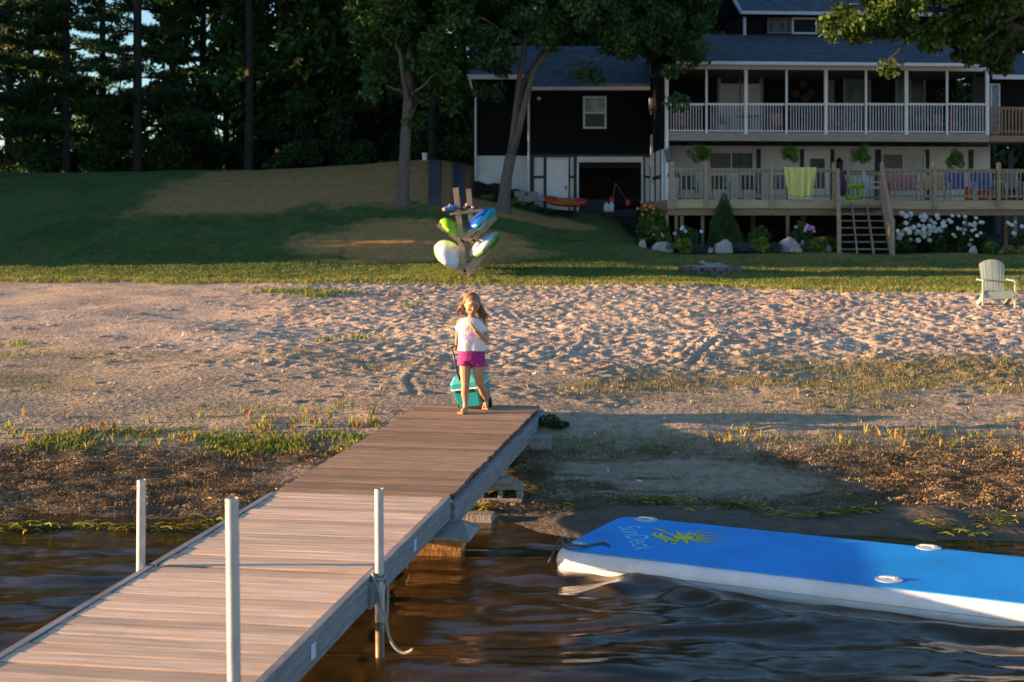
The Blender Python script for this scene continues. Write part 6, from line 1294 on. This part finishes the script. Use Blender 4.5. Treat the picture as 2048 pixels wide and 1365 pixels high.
def proto_pine(seed, H, R_, zlow, cols):
    root = empty('wood_pine', (0,0,0), 'x', 'pine', 'trees of the dark wood behind the lawn'); rnd = random.Random(seed); b = MB(); b.tube([(0,0,-.5), (0,0,.3), (0,0,H*.5), (.1,0,H)], [.30,.22,.15,.03], 10); cs = []
    z_ = zlow
    while z_ < H-.5:
        t = (z_-zlow)/(H-zlow); L = R_*(1-t)**.7*rnd.uniform(.75, 1.1)
        for q in range(rnd.randint(4, 6)):
            a = rnd.uniform(0, 6.28); LL = L*rnd.uniform(.5, 1.05); e = Vector((LL*math.cos(a), LL*math.sin(a), z_+rnd.uniform(-.1, .5))); b.tube([(0,0,z_), (e.x*.5, e.y*.5, z_+.05), e], [.05,.035,.012], 5)
            k_ = max(2, int(LL/.55))
            for j in range(k_): f = (j+1)/k_*.95+.05; 
            for j in range(k_):
                f = .3+.7*(j+1)/k_; cs.append((e.x*f+rnd.gauss(0,.15), e.y*f+rnd.gauss(0,.15), z_+(e.z-z_)*f+.1))
        z_ += rnd.uniform(.65, 1.15)
    b.build('trunk', dbark, root, smooth=True); leafcloud('crown', cs, .55, 70, (.22,.42), cols, root, seed, squash=.38, droop=-.1, asp=.22); return root
PR = [proto_broad(101, 19, 3.6, 2.5, TD), proto_broad(102, 21, 4.0, 4.0, TG), proto_broad(103, 17, 3.4, 1.5, TD+TG), proto_pine(104, 22, 3.6, 2.2, TD), proto_pine(105, 20, 3.0, 4.5, TD), proto_broad(106, 7, 2.4, .3, TD, nc=90, ls=(.16,.32), trunk=.08), proto_broad(107, 12, 2.6, 3.0, [(.16,.17,.03),(.10,.14,.03)], nc=110), proto_broad(108, 22, 5.2, 1.2, TD, ls=(.5,.9), nc=230, nper=42, trunk=.3)]  # the yellow crown has sunlight put into its leaf colours
used = set()
def place(pi, x, y, s, label, grp=None, name=None, rz=None):
    src = PR[pi]
    if pi not in used: o = src; used.add(pi)
    else: o = copy_tree(src)
    o.location = (x, y, ht(x, y)-.1); o.scale = (s, s, s); o.rotation_euler = (0, 0, rz if rz is not None else random.uniform(0, 6.28)); o['label'] = label
    if name: o.name = name
    if grp: o['group'] = grp
    return o
def wp(px, Y): return ((px-CX)/F*Y, Y)
W_ = [ (3,-45,63,1.0,'dark pine cut by the left edge of the photo'), (0,60,72,1.0,'dark broadleaf tree close to the left edge above the bright gap'), (3,132,64,.95,'dark pine with its trunk just left of the largest sky gap'),
 (4,205,70,.95,'thin pine standing inside the sky gaps of the left wood'), (3,275,63,1.05,'pine with a straight dark trunk in the left wood'), (4,345,74,1.0,'far thin pine behind the left wood'), (0,400,68,1.0,'dark tree between the straight pine and the pale trunk'),
 (4,452,76,.9,'far pine seen beside the sky gap above the lawn'), (1,497,62,.95,'tree with a pale straight trunk at the left end of the brown slope'), (2,560,66,1.05,'dense dark tree right of the pale straight trunk'), (6,655,80,1.25,'yellow green far tree beside the upper sky gap'), (3,18,66,1.0,'dark pine at the left edge beside the bright gap'),
 (1,690,65,1.0,'dark tree left of the single trunk on the slope'), (2,745,70,1.1,'dense tree directly behind the single trunk'), (0,800,76,1.1,'far dark tree behind the single trunk tree'), (1,866,61,.9,'slender tree behind the top of the walkway strips'),
 (2,925,64,1.0,'leafy tree hugging the left corner of the garage'), (0,985,66,1.05,'dark tree behind the left end of the garage roof'), (1,1060,70,1.15,'dark tree behind the forked stems'), (2,1140,66,1.1,'dark tree behind the garage roof ridge'), (0,1215,70,1.2,'dark tree behind the middle of the garage roof'),
 (1,1290,66,1.1,'dark tree behind the right end of the garage roof'), (6,1425,65.5,1.1,'yellow lit tree between the garage roof and the dormer'), (2,1370,74,1.2,'dark tree behind the yellow lit one'), (0,1640,68,1.1,'dark tree hidden behind the dormer'), (1,1985,62,1.1,'dark tree at the right end of the house'), (2,2080,58,1.0,'dark tree past the right edge beside the side wing')]
for (pi, px, Y, s, lb) in W_: x, y = wp(px, Y); place(pi, x, y, s, lb)
for i, (px, Y, s, lb) in enumerate(((25, 70, .75, 'low dark shrub in the bright gap at the left edge'), (110, 69, .55, 'low dark shrub right of the bright gap at the left edge'), (175, 66, .7, 'dark shrub under the largest sky gap'), (245, 72, .8, 'dark shrub left of the straight pine foot'), (320, 67, .75, 'dark shrub right of the straight pine foot'), (385, 70, .6, 'brighter green shrub by the crest of the lawn'), (440, 68, .8, 'dark shrub left of the pale trunk foot'), (530, 69, .95, 'dark shrub right of the pale trunk foot'), (600, 72, 1.0, 'dark shrub above the left of the brown slope'), (665, 68, .95, 'dark shrub above the middle of the brown slope'), (730, 72, 1.0, 'dark shrub left behind the single trunk'), (785, 67, .9, 'dark shrub right behind the single trunk'), (835, 69, .95, 'dark shrub behind the white capped pipe'), (900, 64, .85, 'dark shrub behind the walkway strips'), (935, 59.5, .55, 'bright shrub at the garage corner'))):
    x, y = wp(px, Y); place(5, x, y, s, lb, 'shrubs under the dark wood', 'wood_shrub')
# the tall trees along the left side of the plot (outside the frame) that shade lawn and house; far ones shrunk to pass sun, two between the rows added to block it
for i, (x, y) in enumerate(((-30,42.5),(-33,47),(-29,52.5),(-34,58),(-31,64),(-38,70),(-33,76),(-44,84),(-52,48),(-50,55),(-55,66),(-56,78),(-62,92),(-41,52),(-40,57.5))):
    place(7, x, y, .5 if y in (64, 66) else .55 if y >= 70 else 1.0, ['shade tree on the left side of the plot nearest the beach', 'second shade tree from the beach on the left side', 'third shade tree from the beach on the left side', 'fourth shade tree from the beach on the left side', 'fifth shade tree from the beach on the left side', 'sixth shade tree from the beach on the left side', 'seventh shade tree from the beach on the left side', 'last shade tree of the near left row', 'first shade tree of the far left row', 'second shade tree of the far left row', 'third shade tree of the far left row', 'fourth shade tree of the far left row', 'last shade tree of the far left row', 'shade tree between the two left rows nearest the beach', 'shade tree between the two left rows further from the beach'][i], 'shade trees left of the plot', 'shade_tree')

# far wood beyond the plot: one dark mass that closes the horizon, open only at the far left
rng = np.random.default_rng(77); cs = []
for i in range(900):
    x = rng.uniform(-34, 60); y = rng.uniform(96, 112); zt_ = rng.uniform(0, 1)
    top = 11+2.5*math.sin(x*.23)+1.5*math.sin(x*.61)
    if (x/y*F+CX) < 540:
        if rng.random() < .25: continue
        top = 8
    cs.append((x, y, 1+zt_*top))
tag(leafcloud('far_wood', cs, 1.7, 60, (.5,1.1), TD, None, 9, base=(0,100,1)), 'far dark wood closing the horizon between the trunks', kind='stuff')

for i, (x, y) in enumerate(((-27,41.2),(-28,44.2),(-27,47.5),(-28,51),(-27,54.5))):  # unseen shrubs added to block low sun under the tree crowns
    place(5, x, y, 1.25, ['shade shrub on the left side of the plot nearest the beach', 'second shade shrub from the beach on the left side', 'third shade shrub from the beach on the left side', 'fourth shade shrub from the beach on the left side', 'shade shrub on the left side furthest from the beach'][i], 'shade shrubs left of the plot', 'shade_shrub')

for i, (px, Y, sc_, lb) in enumerate(((60, 64, .7, 'shrub in front of the left pine trunks'), (215, 64.5, .6, 'shrub between the two front pine trunks'), (350, 64, .65, 'shrub right of the straight pine at the crest'), (590, 63, .6, 'shrub above the left end of the brown slope crest'), (700, 63.5, .6, 'shrub above the brown slope left of the single trunk'))):
    x, y = wp(px, Y); place(5, x, y, sc_, lb, 'shrubs under the dark wood', 'wood_shrub')
